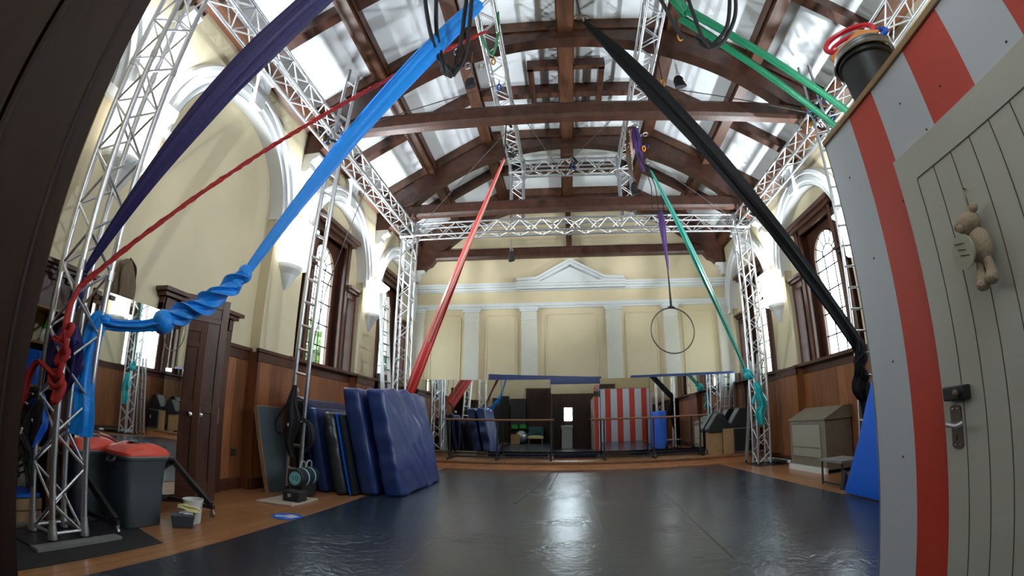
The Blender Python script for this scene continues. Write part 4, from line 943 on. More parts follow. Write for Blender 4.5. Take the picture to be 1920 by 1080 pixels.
for x in (3.76, 4.1):
    for y in (6.03, 6.57): MB().tube([(x, y, .002), (x, y, .34)], .015, 8).build('leg', M['black'], o)
MB().bar((3.76, 6.03, .04), (3.76, 6.57, .04), .02, .02).build('stretcher', M['black'], o)
MB().prism([(0, 0), (.14, 0), (.05, .26)], (3.66, 5.86, .002), (1, 0, 0), (0, 0, 1), (0, .08, 0)).build('wedge_foot', M['black'], o)

# ------------------------------------------------------------------ striped booth
bo = thing('striped_booth', 'red and white striped wooden booth filling the right of the view', 'booth', (1.35, .6, 0))
BX, BY, BZ = 1.35, 1.857, 2.36
MB().box(BX, BX + .03, -.65, BY, 0, BZ).build('side_panel', M['stripe_side'], bo)
MB().box(BX + .001, 4.0, BY - .03, BY - .001, 0, BZ).build('end_panel', M['stripe_end'], bo)
MB().box(BX + .03, 4.0, -.65, BY - .03, BZ - .03, BZ).build('roof_panel', M['ply'], bo); MB().box(3.97, 4.0, -.65, BY - .03, 0, BZ - .03).build('back_panel', M['ply'], bo)
mb = MB(); mb.box(BX - .012, BX + .03, -.65, BY + .008, BZ, BZ + .028); mb.box(BX + .03, 4.0, BY - .03, BY + .008, BZ, BZ + .028); mb.build('top_batten', M['raw_wood'], bo, bevel=.003)
MB().box(BX - .002, BX + .02, BY, BY + .006, 0, BZ).build('corner_strip', M['grey_strip'], bo)
for y, z in [(1.74, 2.12), (1.71, 1.72), (1.70, 1.28), (1.69, .9), (1.28, 2.2), (1.06, 2.12), (1.44, 1.86), (.74, 2.05), (1.43, 1.5), (1.43, .9), (1.20, 2.03)]: MB().ball((BX - .001, y, z), (.002, .005, .005), 8).build('screw_head', M['black'], bo)
# door of the booth
dl = MB(); X0 = BX - .022
dl.box(X0, BX - .001, -.10, 1.412, 0, 1.895 + .115)
door = dl.build('booth_door', M['door_paint'], bo, bevel=.002)
gm = MB(); gm.box(X0 - .003, X0 - .0005, .02, 1.305, 1.885, 1.888)
ys = [1.309 - .0985 * k for k in range(13)]
for y in ys: gm.box(X0 - .0016, X0 + .001, y - .0016, y + .0016, .1, 1.886)
gm.build('board_groove', mat('groove_shadow_paint', (.12, .115, .10), .9), door)
lk = MB(); lk.box(X0 - .034, X0, 1.268, 1.376, 1.10, 1.147); lk.build('rim_lock', M['black'], door, bevel=.006)
MB().lathe([(.014, 0), (.014, -.012), (.010, -.014)], (X0 - .034, 1.300, 1.122), 14, axis='x').build('lock_cylinder', M['brass'], door, smooth=True)
pts = []
for k in range(13): a_ = PI * k / 12; pts.append((1.350 + .026 * math.cos(a_), 1.072 + .014 * math.sin(a_)))
for k in range(13): a_ = PI + PI * k / 12; pts.append((1.350 + .026 * math.cos(a_), .952 + .014 * math.sin(a_)))
MB().prism(pts, (X0, 0, 0), (0, 1, 0), (0, 0, 1), (-.004, 0, 0)).build('handle_plate', M['brass'], door)
MB().tube(catmull([(X0 - .004, 1.352, 1.022), (X0 - .040, 1.352, 1.022), (X0 - .050, 1.340, 1.024), (X0 - .048, 1.310, 1.018), (X0 - .040, 1.280, 1.026)], 5), [.010] * 8 + [.008] * 9 + [.009] * 3 + [.010], 10).build('lever_handle', M['alum_dull'], door, smooth=True)
[MB().ball((X0 - .005, y, z), (.002, .003, .003), 8).build('screw_head', M['chrome'], door) for y, z in ((1.362, 1.072), (1.338, 1.072), (1.362, .952), (1.338, .952))]; MB().box(X0 - .0055, X0 - .004, 1.350, 1.354, .968, .985).build('keyhole', M['black'], door)
# plush toy hanging on the door
o = thing('plush_toy', 'beige plush animal with round plaque hanging on the booth door', 'soft toy', (X0, 1.12, 1.6))
xd = X0 - .038; S_ = 1.25; cy_, cz_ = 1.098, 1.585
T_ = lambda y, z: (cy_ + (y - 1.125) * S_, cz_ + (z - 1.585) * S_)
def tb(mb, dx, y, z, r, n=18): y, z = T_(y, z); mb.ball((xd + dx, y, z), tuple(q_ * S_ for q_ in r), n)
mb = MB(); tb(mb, 0, 1.128, 1.615, (.028, .037, .030)); tb(mb, .004, 1.112, 1.548, (.028, .036, .050)); tb(mb, -.024, 1.138, 1.606, (.012, .016, .012), 12)
mb.build('body', M['plush'], o, smooth=True)
for y, z in ((1.166, 1.622), (1.098, 1.645)): mb = MB(); tb(mb, 0, y, z, (.010, .015, .014), 12); mb.build('ear', M['plush'], o, smooth=True)
for y, z in ((1.124, 1.462), (1.092, 1.470)):
    (y0_, z0_), (y1_, z1_), (y2_, z2_) = T_(y * .4 + 1.112 * .6, 1.53), T_(y, 1.49), T_(y, z); mb = MB(); mb.tube(catmull([(xd, y0_, z0_), (xd - .004, y1_, z1_), (xd - .008, y2_, z2_)], 4), [.016] * 4 + [.016, .017, .019, .022, .020], 12); mb.ball((xd - .010, y2_, z2_ - .005), (.025, .023, .021), 12); mb.build('leg', M['plush'], o, smooth=True)
y_, z_ = T_(1.140, 1.545); pn = V((-1, .12, -.05)).normalized(); pc = V((xd - .040, y_, z_)); MB().tube([pc, pc + pn * .007], .054, 28).build('plaque', M['plush_disc'], o)
for k, (a_, b_) in enumerate(((-.022, .024), (-.018, .014), (-.030, .010))): q0 = pc + pn * .009 + V((0, a_, .022 - k * .020)); MB().tube([q0, q0 + V((0, b_ - a_, .010))], .002, 5).build('plaque_mark', M['sack'], o)
y_, z_ = T_(1.122, 1.645)
MB().tube([(X0 - .006, 1.104, 1.742), (xd, y_, z_)], .0022, 6).build('string', M['plush'], o); MB().tube([(X0 + .002, 1.104, 1.742), (X0 - .012, 1.104, 1.745)], .003, 6).build('hook', M['brass'], o)
# tub with hoops on the booth
o = thing('storage_tub', 'black plastic tub standing on top of the striped booth', 'tub', (1.51, 1.54, BZ)); TXY = (1.51, 1.54)
MB().lathe([(.105, 0), (.115, .01), (.130, .26), (.142, .265), (.146, .295), (.140, .30), (.128, .29), (.110, .03), (0, .02)], (1.51, 1.54, BZ + .001), 36, cap=False).build('tub_body', M['black_plastic'], o, smooth=True)
zt = BZ + .30
def coil(name, label, cx, cy, cz, R_, r, m, tilt, grp=None, n=40):
    o = thing(name, label, 'hoop', (cx, cy, cz), grp); q = V((math.sin(tilt[0]) * math.cos(tilt[1]), math.sin(tilt[0]) * math.sin(tilt[1]), math.cos(tilt[0]))); a_ = q.orthogonal().normalized(); b_ = q.cross(a_)
    MB().tube([V((cx, cy, cz)) + (a_ * math.cos(2 * PI * k / n) + b_ * math.sin(2 * PI * k / n)) * R_ for k in range(n)], r, 8, closed=True).build('ring', M[m], o, smooth=True); return o
for k, (m, l) in enumerate((('silver', 'lowest grey wire coil round the tub rim'), ('steel', 'middle steel wire coil round the tub rim'), ('silver', 'topmost grey wire coil round the tub rim'))):
    coil('wire_coil', l, 1.51, 1.54, zt - .010 + k * .016, .156 - .003 * k, .007, m, (.05 + .03 * k, 2.), 'coils round the tub')
TD = (.75, math.atan2(1.58, -1.56) + 0)
coil('plastic_hoop', 'red plastic hoop standing out of the tub', 1.50, 1.56, zt + .165, .135, .014, 'red_plastic', (1.0, 3.93), 'coloured hoops in the tub')
coil('plastic_hoop', 'second red plastic hoop just inside the first', 1.505, 1.56, zt + .14, .115, .012, 'red_plastic', (.9, 3.93), 'coloured hoops in the tub')
coil('plastic_hoop', 'blue plastic hoop at the right of the tub', 1.55, 1.51, zt + .12, .115, .015, 'blue_plastic', (.85, 3.93), 'coloured hoops in the tub')
coil('plastic_hoop', 'white plastic hoop between the red and blue ones', 1.52, 1.54, zt + .115, .105, .010, 'white_plastic', (.8, 3.93), 'coloured hoops in the tub')
o = thing('orange_tray', 'bent orange plastic tray sticking out of the tub', 'tray', (1.47, 1.56, zt + .04)); u_ = V((.70, -.71, 0)).normalized()
MB().prism([(-.15, .0), (.035, .088), (.13, .035), (.12, .022), (.035, .05), (-.13, -.04)], V((1.45, 1.48, zt + .035)), u_, (0, 0, 1), V((.05, .05, .03))).build('tray', M['orange'], o, bevel=.003)

# ------------------------------------------------------------------ bins, bucket, mat at the left tower
def bin_(label, x, y, lid=1):
    o = thing('recycling_bin', label, 'bin', (x, y, .0), 'red-lidded bins'); w, l = .17, .25
    vs = []; 
    for z, k in ((.008, .82), (.30, .90), (.31, .885), (.585, .98), (.59, 1.03), (.615, 1.03)):
        n = 24
        for j in range(n):
            a_ = 2 * PI * j / n; ca, sa = math.cos(a_), math.sin(a_); p = .35
            vs.append((x + w * k * math.copysign(abs(ca) ** p, ca), y + l * k * math.copysign(abs(sa) ** p, sa), z))
    fs = [(i * 24 + j, i * 24 + (j + 1) % 24, (i + 1) * 24 + (j + 1) % 24, (i + 1) * 24 + j) for i in range(5) for j in range(24)] + [tuple(range(23, -1, -1))]
    MB().add(vs, fs).build('bin_body', M['bin'], o, smooth=True)
    vs = []; ring = [(1.05, .612), (1.05, .625), (1.02, .63)]
    for k, z in ring:
        for j in range(24):
            a_ = 2 * PI * j / 24; ca, sa = math.cos(a_), math.sin(a_); vs.append((x + w * k * math.copysign(abs(ca) ** .35, ca), y + l * k * math.copysign(abs(sa) ** .35, sa), z))
    MB().add(vs, [(i * 24 + j, i * 24 + (j + 1) % 24, (i + 1) * 24 + (j + 1) % 24, (i + 1) * 24 + j) for i in range(2) for j in range(24)]).build('grey_collar', M['grey_rim'], o, smooth=True)
    n = 24; vs = []; fs = []; prof = [(1.08, .625), (1.08, .65), (.95, .675), (.62, .70), (.45, .69), (.40, .66), (0.01, .645)]
    for i, (k, z) in enumerate(prof):
        for j in range(n):
            a_ = 2 * PI * j / n; ca, sa = math.cos(a_), math.sin(a_); e = .35 if i < 3 else .7
            X, Y_ = w * k * math.copysign(abs(ca) ** e, ca), l * k * math.copysign(abs(sa) ** e, sa)
            vs.append((x + X, y + Y_, z + (.03 * (1 - (Y_ / l) ** 2) if 1 < i < 5 else 0)))
    for i in range(len(prof) - 1): fs += [(i * n + j, i * n + (j + 1) % n, (i + 1) * n + (j + 1) % n, (i + 1) * n + j) for j in range(n)]
    MB().add(vs, fs).build('red_lid', M['bin_lid'], o, smooth=True)
    MB().lathe([(.0, .0), (.075, .0), (.078, .012), (.088, .012), (.09, .0)], (x, y, .724), 24, cap=False).build('lid_opening', M['bin'], o, smooth=True)
    MB().tube(catmull([(x + .02, y - .262, .60), (x + .02, y - .30, .57), (x - .06, y - .30, .56), (x - .08, y - .262, .585)], 4), .012, 8).build('handle', M['bin'], o, smooth=True)
bin_('dark slate bin with red lid, nearer the black dance floor', -3.62, 3.12); bin_('dark slate bin with red lid, nearer the cupboard', -4.0, 2.86)
solo('rubber_mat', MB().prism([(-3.0, 1.45), (-3.01, 2.88), (-4.15, 3.25), (-4.15, 1.45)], (0, 0, .0005), (1, 0, 0), (0, 1, 0), (0, 0, .0025)), M['rubber'], 'black rubber mat under the nearest truss tower', 'mat')
o = thing('bucket', 'small white bucket with cloths behind the tool caddy', 'bucket', (-3.30, 3.62, 0)); MB().lathe([(.075, .003), (.095, .215), (.101, .215), (.101, .228), (.091, .228), (.073, .02), (0, .02)], (-3.36, 3.60, 0), 24, cap=False).build('bucket_body', M['white_plastic'], o, smooth=True); MB().tube([(-3.36 + .100 * math.cos(t), 3.60 + .100 * math.sin(t), .17 - .05 * math.sin(t / 1)) for t in [PI * k / 10 for k in range(11)]], .003, 6).build('handle', M['steel'], o)
o = thing('tool_caddy', 'small dark plastic caddy with a label on the floor', 'caddy', (-3.27, 3.45, 0)); mb = MB(); mb.prism([(-.09, 0), (.09, 0), (.11, .11), (-.11, .11)], (-3.26, 3.36, .002), (.75, .66, 0), (0, 0, 1), (-.13, .14, 0)); mb.build('caddy_body', M['bin'], o, bevel=.004); MB().obox((-3.186, 3.43, .055), (.012, .011, 0), (.001, -.001, 0), (0, 0, .018)).build('label', M['white_plastic'], o)
o = thing('cleaning_cloth', 'pale yellow cloth draped over the caddy and bucket', 'cloth', (-3.3, 3.5, .15)); mb = MB(); silk(mb, [(-3.40, 3.44, .17), (-3.34, 3.48, .165), (-3.28, 3.53, .15), (-3.24, 3.57, .13)], [.06, .11, .12, .05], .45, 4, amp=.3); mb.build('cloth', M['yellow'], o, smooth=True)
o = thing('white_cloth', 'white crumpled cloth lying on the caddy', 'cloth', (-3.3, 3.44, .11)); mb = MB(); silk(mb, [(-3.36, 3.42, .115), (-3.31, 3.45, .125), (-3.25, 3.49, .115)], [.03, .06, .03], .5, 4, amp=.3); mb.build('cloth', M['white_plastic'], o, smooth=True)
o = thing('harness', 'black climbing straps and harness tied to the nearest tower', 'harness', (-3.78, 2.2, .8)); rnd = random.Random(12)
for pts, w_ in (([(-3.72, 2.10, 1.08), (-3.84, 2.06, .95), (-3.90, 2.02, .75), (-3.92, 2.0, .5), (-3.90, 2.02, .30)], [.06, .09, .10, .10, .05]), ([(-3.66, 2.12, 1.0), (-3.74, 2.10, .82), (-3.76, 2.1, .6), (-3.72, 2.12, .35)], [.05, .12, .09, .04]), ([(-3.60, 2.1, .98), (-3.64, 2.1, .85), (-3.70, 2.1, .7)], [.04, .08, .04])):
    mb = MB(); silk(mb, pts, w_, .6, 4); mb.build('strap_bundle', M['black_cloth'], o, smooth=True)
for k in range(14):
    p = V((-3.80 + rnd.uniform(-.13, .13), 2.06 + rnd.uniform(-.05, .03), rnd.uniform(.4, 1.05))); a_ = V((rnd.uniform(-1, 1), rnd.uniform(-.4, .4), rnd.uniform(-1, 1))).normalized() * .028
    MB().tube([p - a_, p + a_], .009, 6).build('buckle', M[rnd.choice(['steel', 'black', 'white_plastic', 'steel'])], o, smooth=True)
for k in range(5):
    p = [(-3.78 + rnd.uniform(-.15, .15), 2.06 + rnd.uniform(-.04, .04), 1.02 - .14 * j + rnd.uniform(-.04, .04)) for j in range(5)]; MB().tube(catmull(p, 5), .012, 6).build('strap', M['black_cloth'], o, smooth=True)

# ------------------------------------------------------------------ aerial silks and ropes
def silk_thing(name, label, cat, pts, widths, m, **k):
    o = thing(name, label, cat, pts[0], k.pop('group', 'aerial silks')); mb = MB(); silk(mb, pts, widths, **k); mb.build('fabric', M[m], o, smooth=True); return o
L_ = lambda a, b, t: V(a).lerp(V(b), t)
def straight(a, b, n=6): return [L_(a, b, i / n) for i in range(n + 1)]
A, B = (-3.47, 2.20, 1.98), (-1.0, 2.84, 6.9)
o = silk_thing('aerial_silk', 'deep purple silk pulled up diagonally from the nearest tower', 'aerial silk', straight(A, B), [.035, .11, .18, .22, .21, .18, .14, .06], 'silk_purple', thick=.45, folds=6, normal=(1, -1, 0))
o2 = MB(); silk(o2, [(-3.50, 2.2, 1.98), (-3.55, 2.22, 1.82), (-3.58, 2.22, 1.70)], [.04, .12, .10], .7, 5); silk(o2, [(-3.66, 2.30, 1.60), (-3.64, 2.27, 1.45), (-3.60, 2.26, 1.28), (-3.62, 2.26, 1.08)], [.10, .26, .28, .10], .7, 6, amp=.3); o2.build('gathered_end', M['silk_purple'], o, smooth=True)
# thin red rope silk and its knotted chain
A, B = (-3.45, 2.17, 1.86), (-1.02, 5.32, 6.9)
o = silk_thing('aerial_silk', 'thin twisted red silk running from the nearest tower to the ridge beam', 'aerial silk', straight(A, B), [.045, .04, .04, .045, .05, .06, .06, .05], 'rope_red', thick=.8, folds=5, twist=10)
mb = MB()
def link(c, w, h, r, tilt): 
    c = V(c); ax_ = V((math.cos(tilt), 0, math.sin(tilt))); bx_ = V((-math.sin(tilt) * .6, .35, math.cos(tilt))).normalized()
    mb.tube([c + ax_ * 1.35 * w * math.cos(2 * PI * k / 16) + bx_ * 1.2 * h * math.sin(2 * PI * k / 16) for k in range(16)], r, 8, closed=True)
mb.tube(catmull([(-3.45, 2.17, 1.86), (-3.46, 2.13, 1.7), (-3.43, 2.10, 1.55), (-3.40, 2.10, 1.45)], 6), .022, 8)
for c, w_, h_, t_ in (((-3.37, 2.09, 1.50), .05, .05, .4), ((-3.36, 2.09, 1.41), .055, .045, 1.9), ((-3.38, 2.09, 1.33), .05, .05, .2), ((-3.38, 2.09, 1.25), .06, .04, 1.2), ((-3.41, 2.08, 1.17), .06, .045, -.3), ((-3.35, 2.08, 1.08), .03, .065, -.2)): link(c, w_, h_, .021, t_)
silk(mb, [(-3.42, 2.08, 1.18), (-3.52, 2.06, 1.23), (-3.64, 2.04, 1.27), (-3.72, 2.02, 1.15), (-3.76, 2.02, 1.0), (-3.80, 2.02, .88)], [.06, .05, .05, .06, .07, .03], .6, 4)
silk(mb, [(-3.54, 2.1, 1.45), (-3.46, 2.06, 1.45), (-3.38, 2.08, 1.42)], [.045, .05, .045], .8, 4)
mb.build('knotted_chain', M['rope_red'], o, smooth=True)
# sky blue silk
K = [(-3.52, 2.47, 1.66), (-3.40, 2.54, 1.655), (-3.24, 2.68, 1.68)]
o = silk_thing('aerial_silk', 'sky blue silk knotted to the nearest tower and rising to the ridge beam', 'aerial silk', straight((-2.63, 3.21, 2.28), (-1.02, 4.66, 6.85)), [.06, .10, .14, .175, .205, .215, .21, .17], 'silk_blue', thick=.42, folds=5, normal=(1, -1, 0))
mb = MB(); silk(mb, K + [(-3.12, 2.78, 1.72)], [.13, .11, .10, .11, .14], .8, 6, amp=.2); mb.ball((-3.11, 2.80, 1.74), (.095, .095, .105), 18)
silk(mb, [(-3.10, 2.82, 1.78), (-2.97, 2.93, 1.86), (-2.84, 3.03, 1.97), (-2.73, 3.13, 2.12), (-2.65, 3.19, 2.24)], [.13, .17, .18, .17, .15, .12], .7, 4, twist=1.6, amp=.22); mb.ball((-2.65, 3.20, 2.25), (.065, .065, .085), 16); mb.ball((-2.70, 3.16, 2.15), (.06, .06, .07), 16)
mb.build('twisted_chain', M['silk_blue'], o, smooth=True)
mb = MB(); silk(mb, [(-3.44, 2.47, 1.70), (-3.48, 2.43, 1.66), (-3.50, 2.42, 1.5), (-3.50, 2.40, 1.2), (-3.47, 2.40, .95), (-3.49, 2.40, .78)], [.09, .13, .13, .135, .135, .155, .165], .35, 5, normal=(-.82, .57, 0)); mb.ball((-3.46, 2.48, 1.68), (.06, .06, .05), 14); mb.build('hanging_tail', M['silk_blue'], o, smooth=True)
# red silk, far left
o = silk_thing('aerial_silk', 'bright red silk with a pale centre stripe tied off behind the crash mats', 'aerial silk', straight((-1.0, 7.62, 5.92), (-3.30, 9.72, 1.58)), [.03, .10, .15, .19, .22, .26, .30, .28], 'silk_red', thick=.4, folds=5, normal=(1, 1, 0))
mb = MB(); a_, b_ = V((-1.0, 7.60, 5.86)), V((-2.75, 9.18, 2.7)); off = V((.05, -.075, -.02)); silk(mb, [a_ + off * .3, a_.lerp(b_, .33) + off, a_.lerp(b_, .66) + off * 1.25, b_ + off * 1.3], [.02, .05, .07, .06], .5, 2, amp=.05); mb.build('pale_stripe', M['silk_pink'], o, smooth=True)
MB().tube([(-1.0, 7.62, 5.92), (-.98, 7.66, 6.6), (-.98, 7.7, 6.92)], .012, 6).build('sling', M['black_cloth'], o)
solo('guy_rope', MB().tube([(-2.9, 9.5, 2.4), (-3.35, 9.8, 1.6), (-3.6, 10.0, 1.0)], .018, 8), M['sack'], 'dull grey rope running beside the foot of the red silk', 'rope')
# teal silk
o = silk_thing('aerial_silk', 'dark teal silk running from the ridge beam to the far right tower', 'aerial silk', straight((1.76, 7.75, 5.62), (3.92, 9.78, 1.98)), [.04, .12, .16, .17, .16, .14, .11, .08], 'silk_teal', thick=.4, folds=5, normal=(1, -1, 0))
mb = MB(); mb.ball((3.95, 9.77, 1.93), (.10, .09, .12), 14); silk(mb, [(3.85, 9.75, 2.05), (3.95, 9.75, 1.95), (4.05, 9.78, 1.85)], [.1, .14, .1], .8, 5, amp=.3)
silk(mb, [(4.12, 9.80, 1.76), (4.16, 9.78, 1.6), (4.20, 9.78, 1.45), (4.24, 9.80, 1.25), (4.17, 9.80, 1.1), (4.20, 9.80, .85)], [.08, .16, .13, .16, .13, .19, .10], .55, 5, amp=.3); silk(mb, [(4.10, 9.8, 1.5), (4.04, 9.8, 1.38), (4.04, 9.8, 1.28)], [.06, .09, .03], .5, 4)
mb.build('knotted_tail', M['silk_cyan'], o, smooth=True)
MB().tube(catmull([(1.76, 7.75, 5.62), (1.66, 7.95, 5.9), (1.63, 8.1, 6.3), (1.62, 8.2, 6.9)], 5), .014, 8).build('sling', M['black_cloth'], o, smooth=True)
o = silk_thing('sling_bundle', 'hanging bundle of violet and pink slings below the right ridge beam', 'sling bundle', [(1.62, 8.1, 6.85), (1.64, 8.1, 6.5), (1.66, 8.1, 6.15), (1.70, 8.1, 5.8)], [.08, .16, .14, .09, .05], 'silk_violet', thick=.7, folds=6, group='slings')
mb = MB(); silk(mb, [(1.54, 8.12, 6.8), (1.52, 8.12, 6.45), (1.50, 8.1, 6.15)], [.04, .05, .03], .6, 3); mb.build('pink_sling', M['silk_pink'], o, smooth=True)
mb = MB(); silk(mb, [(1.50, 8.3, 6.9), (1.46, 8.3, 6.2), (1.48, 8.3, 5.8)], [.05, .09, .04], .5, 3); mb.build('olive_strap', M['sack'], o, smooth=True)
for k, (x, z) in enumerate(((1.75, 6.3), (1.78, 6.0))): MB().tube([V((x, 8.05, z)) + V((math.cos(2 * PI * j / 12) * .03, 0, math.sin(2 * PI * j / 12) * .06)) for j in range(12)], .012, 6, closed=True).build('karabiner', M['orange'] if k == 0 else M['steel'], o, smooth=True)
for k in range(3): MB().tube(catmull([(1.70 + .05 * k, 8.1, 5.9), (1.82 + .08 * k, 8.15, 5.5), (1.80 + .12 * k, 8.2, 5.05 - .1 * k), (1.9 + .1 * k, 8.25, 4.95)], 5), .009, 6).build('hanging_cord', M['black_cloth'], o, smooth=True)
# violet silk with hoop
hx, hy, hz = 2.36, 9.78, 2.94
o = silk_thing('aerial_silk', 'slim violet silk hanging from the back truss holding the hoop', 'aerial silk', [(2.33, 9.80, 5.72), (2.34, 9.79, 5.3), (2.35, 9.79, 4.9), (hx, hy, 4.5), (hx, hy, 4.28)], [.09, .14, .11, .07, .05, .03], 'silk_violet', thick=.45, folds=5, normal=(0, 1, 0))
o = thing('aerial_hoop', 'thin dark metal aerial hoop hanging in front of the far wall', 'aerial hoop', (hx, hy, hz))
MB().tube([(hx + .49 * math.cos(2 * PI * k / 64), hy + .08 * math.cos(2 * PI * k / 64), hz + .49 * math.sin(2 * PI * k / 64)) for k in range(64)], .015, 10, closed=True).build('ring', M['brass'], o, smooth=True)
MB().tube([(hx, hy, hz + .49), (hx, hy, hz + .9), (hx, hy, 4.28)], [.03, .02, .014], 8).build('spanset', M['black_cloth'], o, smooth=True); mb = MB(); silk(mb, [(hx - .09, hy, hz + .485), (hx, hy, hz + .52), (hx + .09, hy, hz + .485)], [.03, .06, .03], .8, 3); mb.build('hanging_wrap', M['black_cloth'], o, smooth=True)
# black silk
T0 = (.47, 4.72, 6.33)
o = silk_thing('aerial_silk', 'long black silk stretched from below the ridge to the right ladder', 'aerial silk', straight(T0, (4.0, 5.78, 1.92)), [.05, .20, .26, .24, .22, .20, .18, .17, .18], 'silk_black', thick=.5, folds=5, normal=(0, 1, 0))
mb = MB(); silk(mb, [(4.0, 5.77, 1.95), (4.03, 5.75, 1.75), (3.97, 5.72, 1.55), (4.03, 5.75, 1.4)], [.14, .15, .20, .17, .12], .7, 4, amp=.3, twist=.6); silk(mb, [(4.0, 5.74, 1.55), (3.90, 5.72, 1.3), (3.98, 5.72, 1.15)], [.12, .15, .06], .6, 4, amp=.3); silk(mb, [(4.06, 5.76, 1.4), (4.04, 5.74, 1.2), (4.07, 5.75, .92), (4.10, 5.75, .72)], [.08, .17, .18, .06], .7, 4, amp=.25)
mb.build('knotted_tail', M['silk_black'], o, smooth=True)
MB().tube([V((.44, 4.70, 6.43)) + V((math.cos(2 * PI * j / 14) * .10, .02, math.sin(2 * PI * j / 14) * .035)) for j in range(14)], .014, 8, closed=True).build('karabiner', M['brass'], o, smooth=True)
MB().tube([(.47, 4.72, 6.33), (.45, 4.70, 6.40)], .010, 6).build('swivel', M['steel'], o); MB().tube([(.42, 4.69, 6.46), (.30, 4.3, 7.3), (.28, 4.3, 7.55)], .014, 6).build('suspension_rope', M['black_cloth'], o)
# green silk pair
B0, E1, E2 = (1.62, 4.05, 6.9), (4.22, 4.98, 5.0), (4.2, 5.30, 4.93)
gp = thing('aerial_silk', 'emerald green silk in two strands sloping down to the right ladder', 'aerial silk', B0, 'aerial silks')
mb = MB(); silk(mb, straight((1.7, 4.02, 6.85), (2.9, 3.6, 4.9)) if False else straight((2.0, 4.75, 6.6), E1), [.16, .14, .13, .12], .4, 5, normal=(0, 1, 0)); mb.build('upper_strand', M['silk_green'], gp, smooth=True)
mb = MB(); silk(mb, straight((1.9, 4.85, 6.55), E2), [.15, .13, .12, .11], .4, 5, normal=(0, 1, 0)); mb.build('lower_strand', M['silk_green'], gp, smooth=True)
mb = MB(); silk(mb, [(1.6, 4.5, 6.95), (1.8, 4.65, 6.75), (2.0, 4.8, 6.58)], [.06, .18, .2], .5, 5, normal=(0, 1, 0)); mb.build('gathered_top', M['silk_green'], gp, smooth=True)
# looped black ropes overhead
def loops(label, segs, knot):
    o = thing('rope_loops', label, 'rope loops', segs[0][0], 'looped black ropes overhead')
    for s_ in segs: MB().tube(catmull(s_, 7), .028, 8).build('loop', M['black_cloth'], o, smooth=True)
    mb = MB(); silk(mb, knot, [.06, .13, .12, .05], .7, 4, amp=.3); mb.build('knot', M['black_cloth'], o, smooth=True); return o
o = loops('black rope loops hanging left of the ridge beam in front of the blue silk',
      [[(-1.62, 3.95, 6.5), (-1.58, 4.05, 6.1), (-1.48, 4.2, 5.6), (-1.36, 4.45, 5.3)], [(-1.46, 4.0, 6.5), (-1.46, 4.1, 6.1), (-1.44, 4.25, 5.7), (-1.34, 4.45, 5.3)], [(-1.02, 4.0, 6.6), (-1.10, 4.2, 6.1), (-1.14, 4.3, 5.7), (-1.26, 4.5, 5.25)], [(-.98, 4.0, 6.5), (-1.02, 4.2, 6.0), (-1.10, 4.4, 5.5), (-1.26, 4.5, 5.25)]], [(-1.40, 4.42, 5.42), (-1.34, 4.46, 5.32), (-1.27, 4.50, 5.24)])
for p in ((-1.22, 4.42, 5.6), (-.98, 4.9, 5.75), (-1.10, 4.6, 5.5)): MB().tube([V(p) + V((math.cos(2 * PI * j / 12) * .035, 0, math.sin(2 * PI * j / 12) * .055)) for j in range(12)], .010, 6, closed=True).build('karabiner', M['steel'], o, smooth=True)
o = loops('black rope loops hanging right of the ridge beam in front of the green silk',
      [[(1.30, 4.0, 6.6), (1.45, 4.2, 6.2), (1.62, 4.4, 5.9), (1.72, 4.5, 5.75)], [(1.78, 4.1, 6.5), (1.85, 4.25, 6.1), (1.95, 4.4, 5.7), (2.06, 4.5, 5.6)], [(2.40, 4.0, 6.5), (2.36, 4.15, 6.1), (2.26, 4.3, 5.75), (2.06, 4.5, 5.6)], [(2.44, 4.0, 6.5), (2.44, 4.1, 6.15), (2.40, 4.25, 5.9), (2.22, 4.4, 5.62), (2.06, 4.5, 5.6)]], [(1.88, 4.45, 5.75), (2.0, 4.48, 5.66), (2.12, 4.5, 5.6)])
# small black pouches hanging on chains
def pouch(label, x, y, z, zt_, w=.13, h=.22):
    o = thing('hanging_pouch', label, 'pouch', (x, y, z), 'black pouches hanging on chains'); mb = MB(); silk(mb, [(x, y, z + h), (x, y, z + h * .8), (x - .01, y, z + h * .4), (x + .01, y, z)], [w * .3, w * .8, w * 1.0, w * 1.15], .5, 3, normal=(0, 1, 0), amp=.08); mb.build('pouch', M['black_cloth'], o, smooth=True)
    mb = MB(); mb.tube([V((x, y, z + h + .035)) + V((math.cos(2 * PI * j / 12) * .03, 0, math.sin(2 * PI * j / 12) * .035)) for j in range(12)], .007, 6, closed=True)
    zz = z + h + .08
    while zz < min(z + h + .3, zt_): mb.tube([V((x, y, zz)) + V((math.cos(2 * PI * j / 10) * .014, 0, math.sin(2 * PI * j / 10) * .028)) for j in range(10)], .005, 5, closed=True); zz += .045
    mb.tube([(x, y, zz), (x, y, zt_)], .005, 5); mb.build('chain', M['steel'], o, smooth=True)
pouch('black pouch on a chain right of the ridge, against the white ceiling', 2.20, 6.42, 6.53, 7.3, .19, .26)
pouch('black pouch beside the blue silk, left of the ridge', -1.36, 5.95, 6.30, 7.1, .16, .2)
pouch('black pouch below the back truss, in front of the far wall', -1.10, 9.8, 4.60, 5.36, .13, .24)
pouch('black pouch below the violet sling bundle', 1.52, 8.35, 5.42, 6.9, .13, .28)
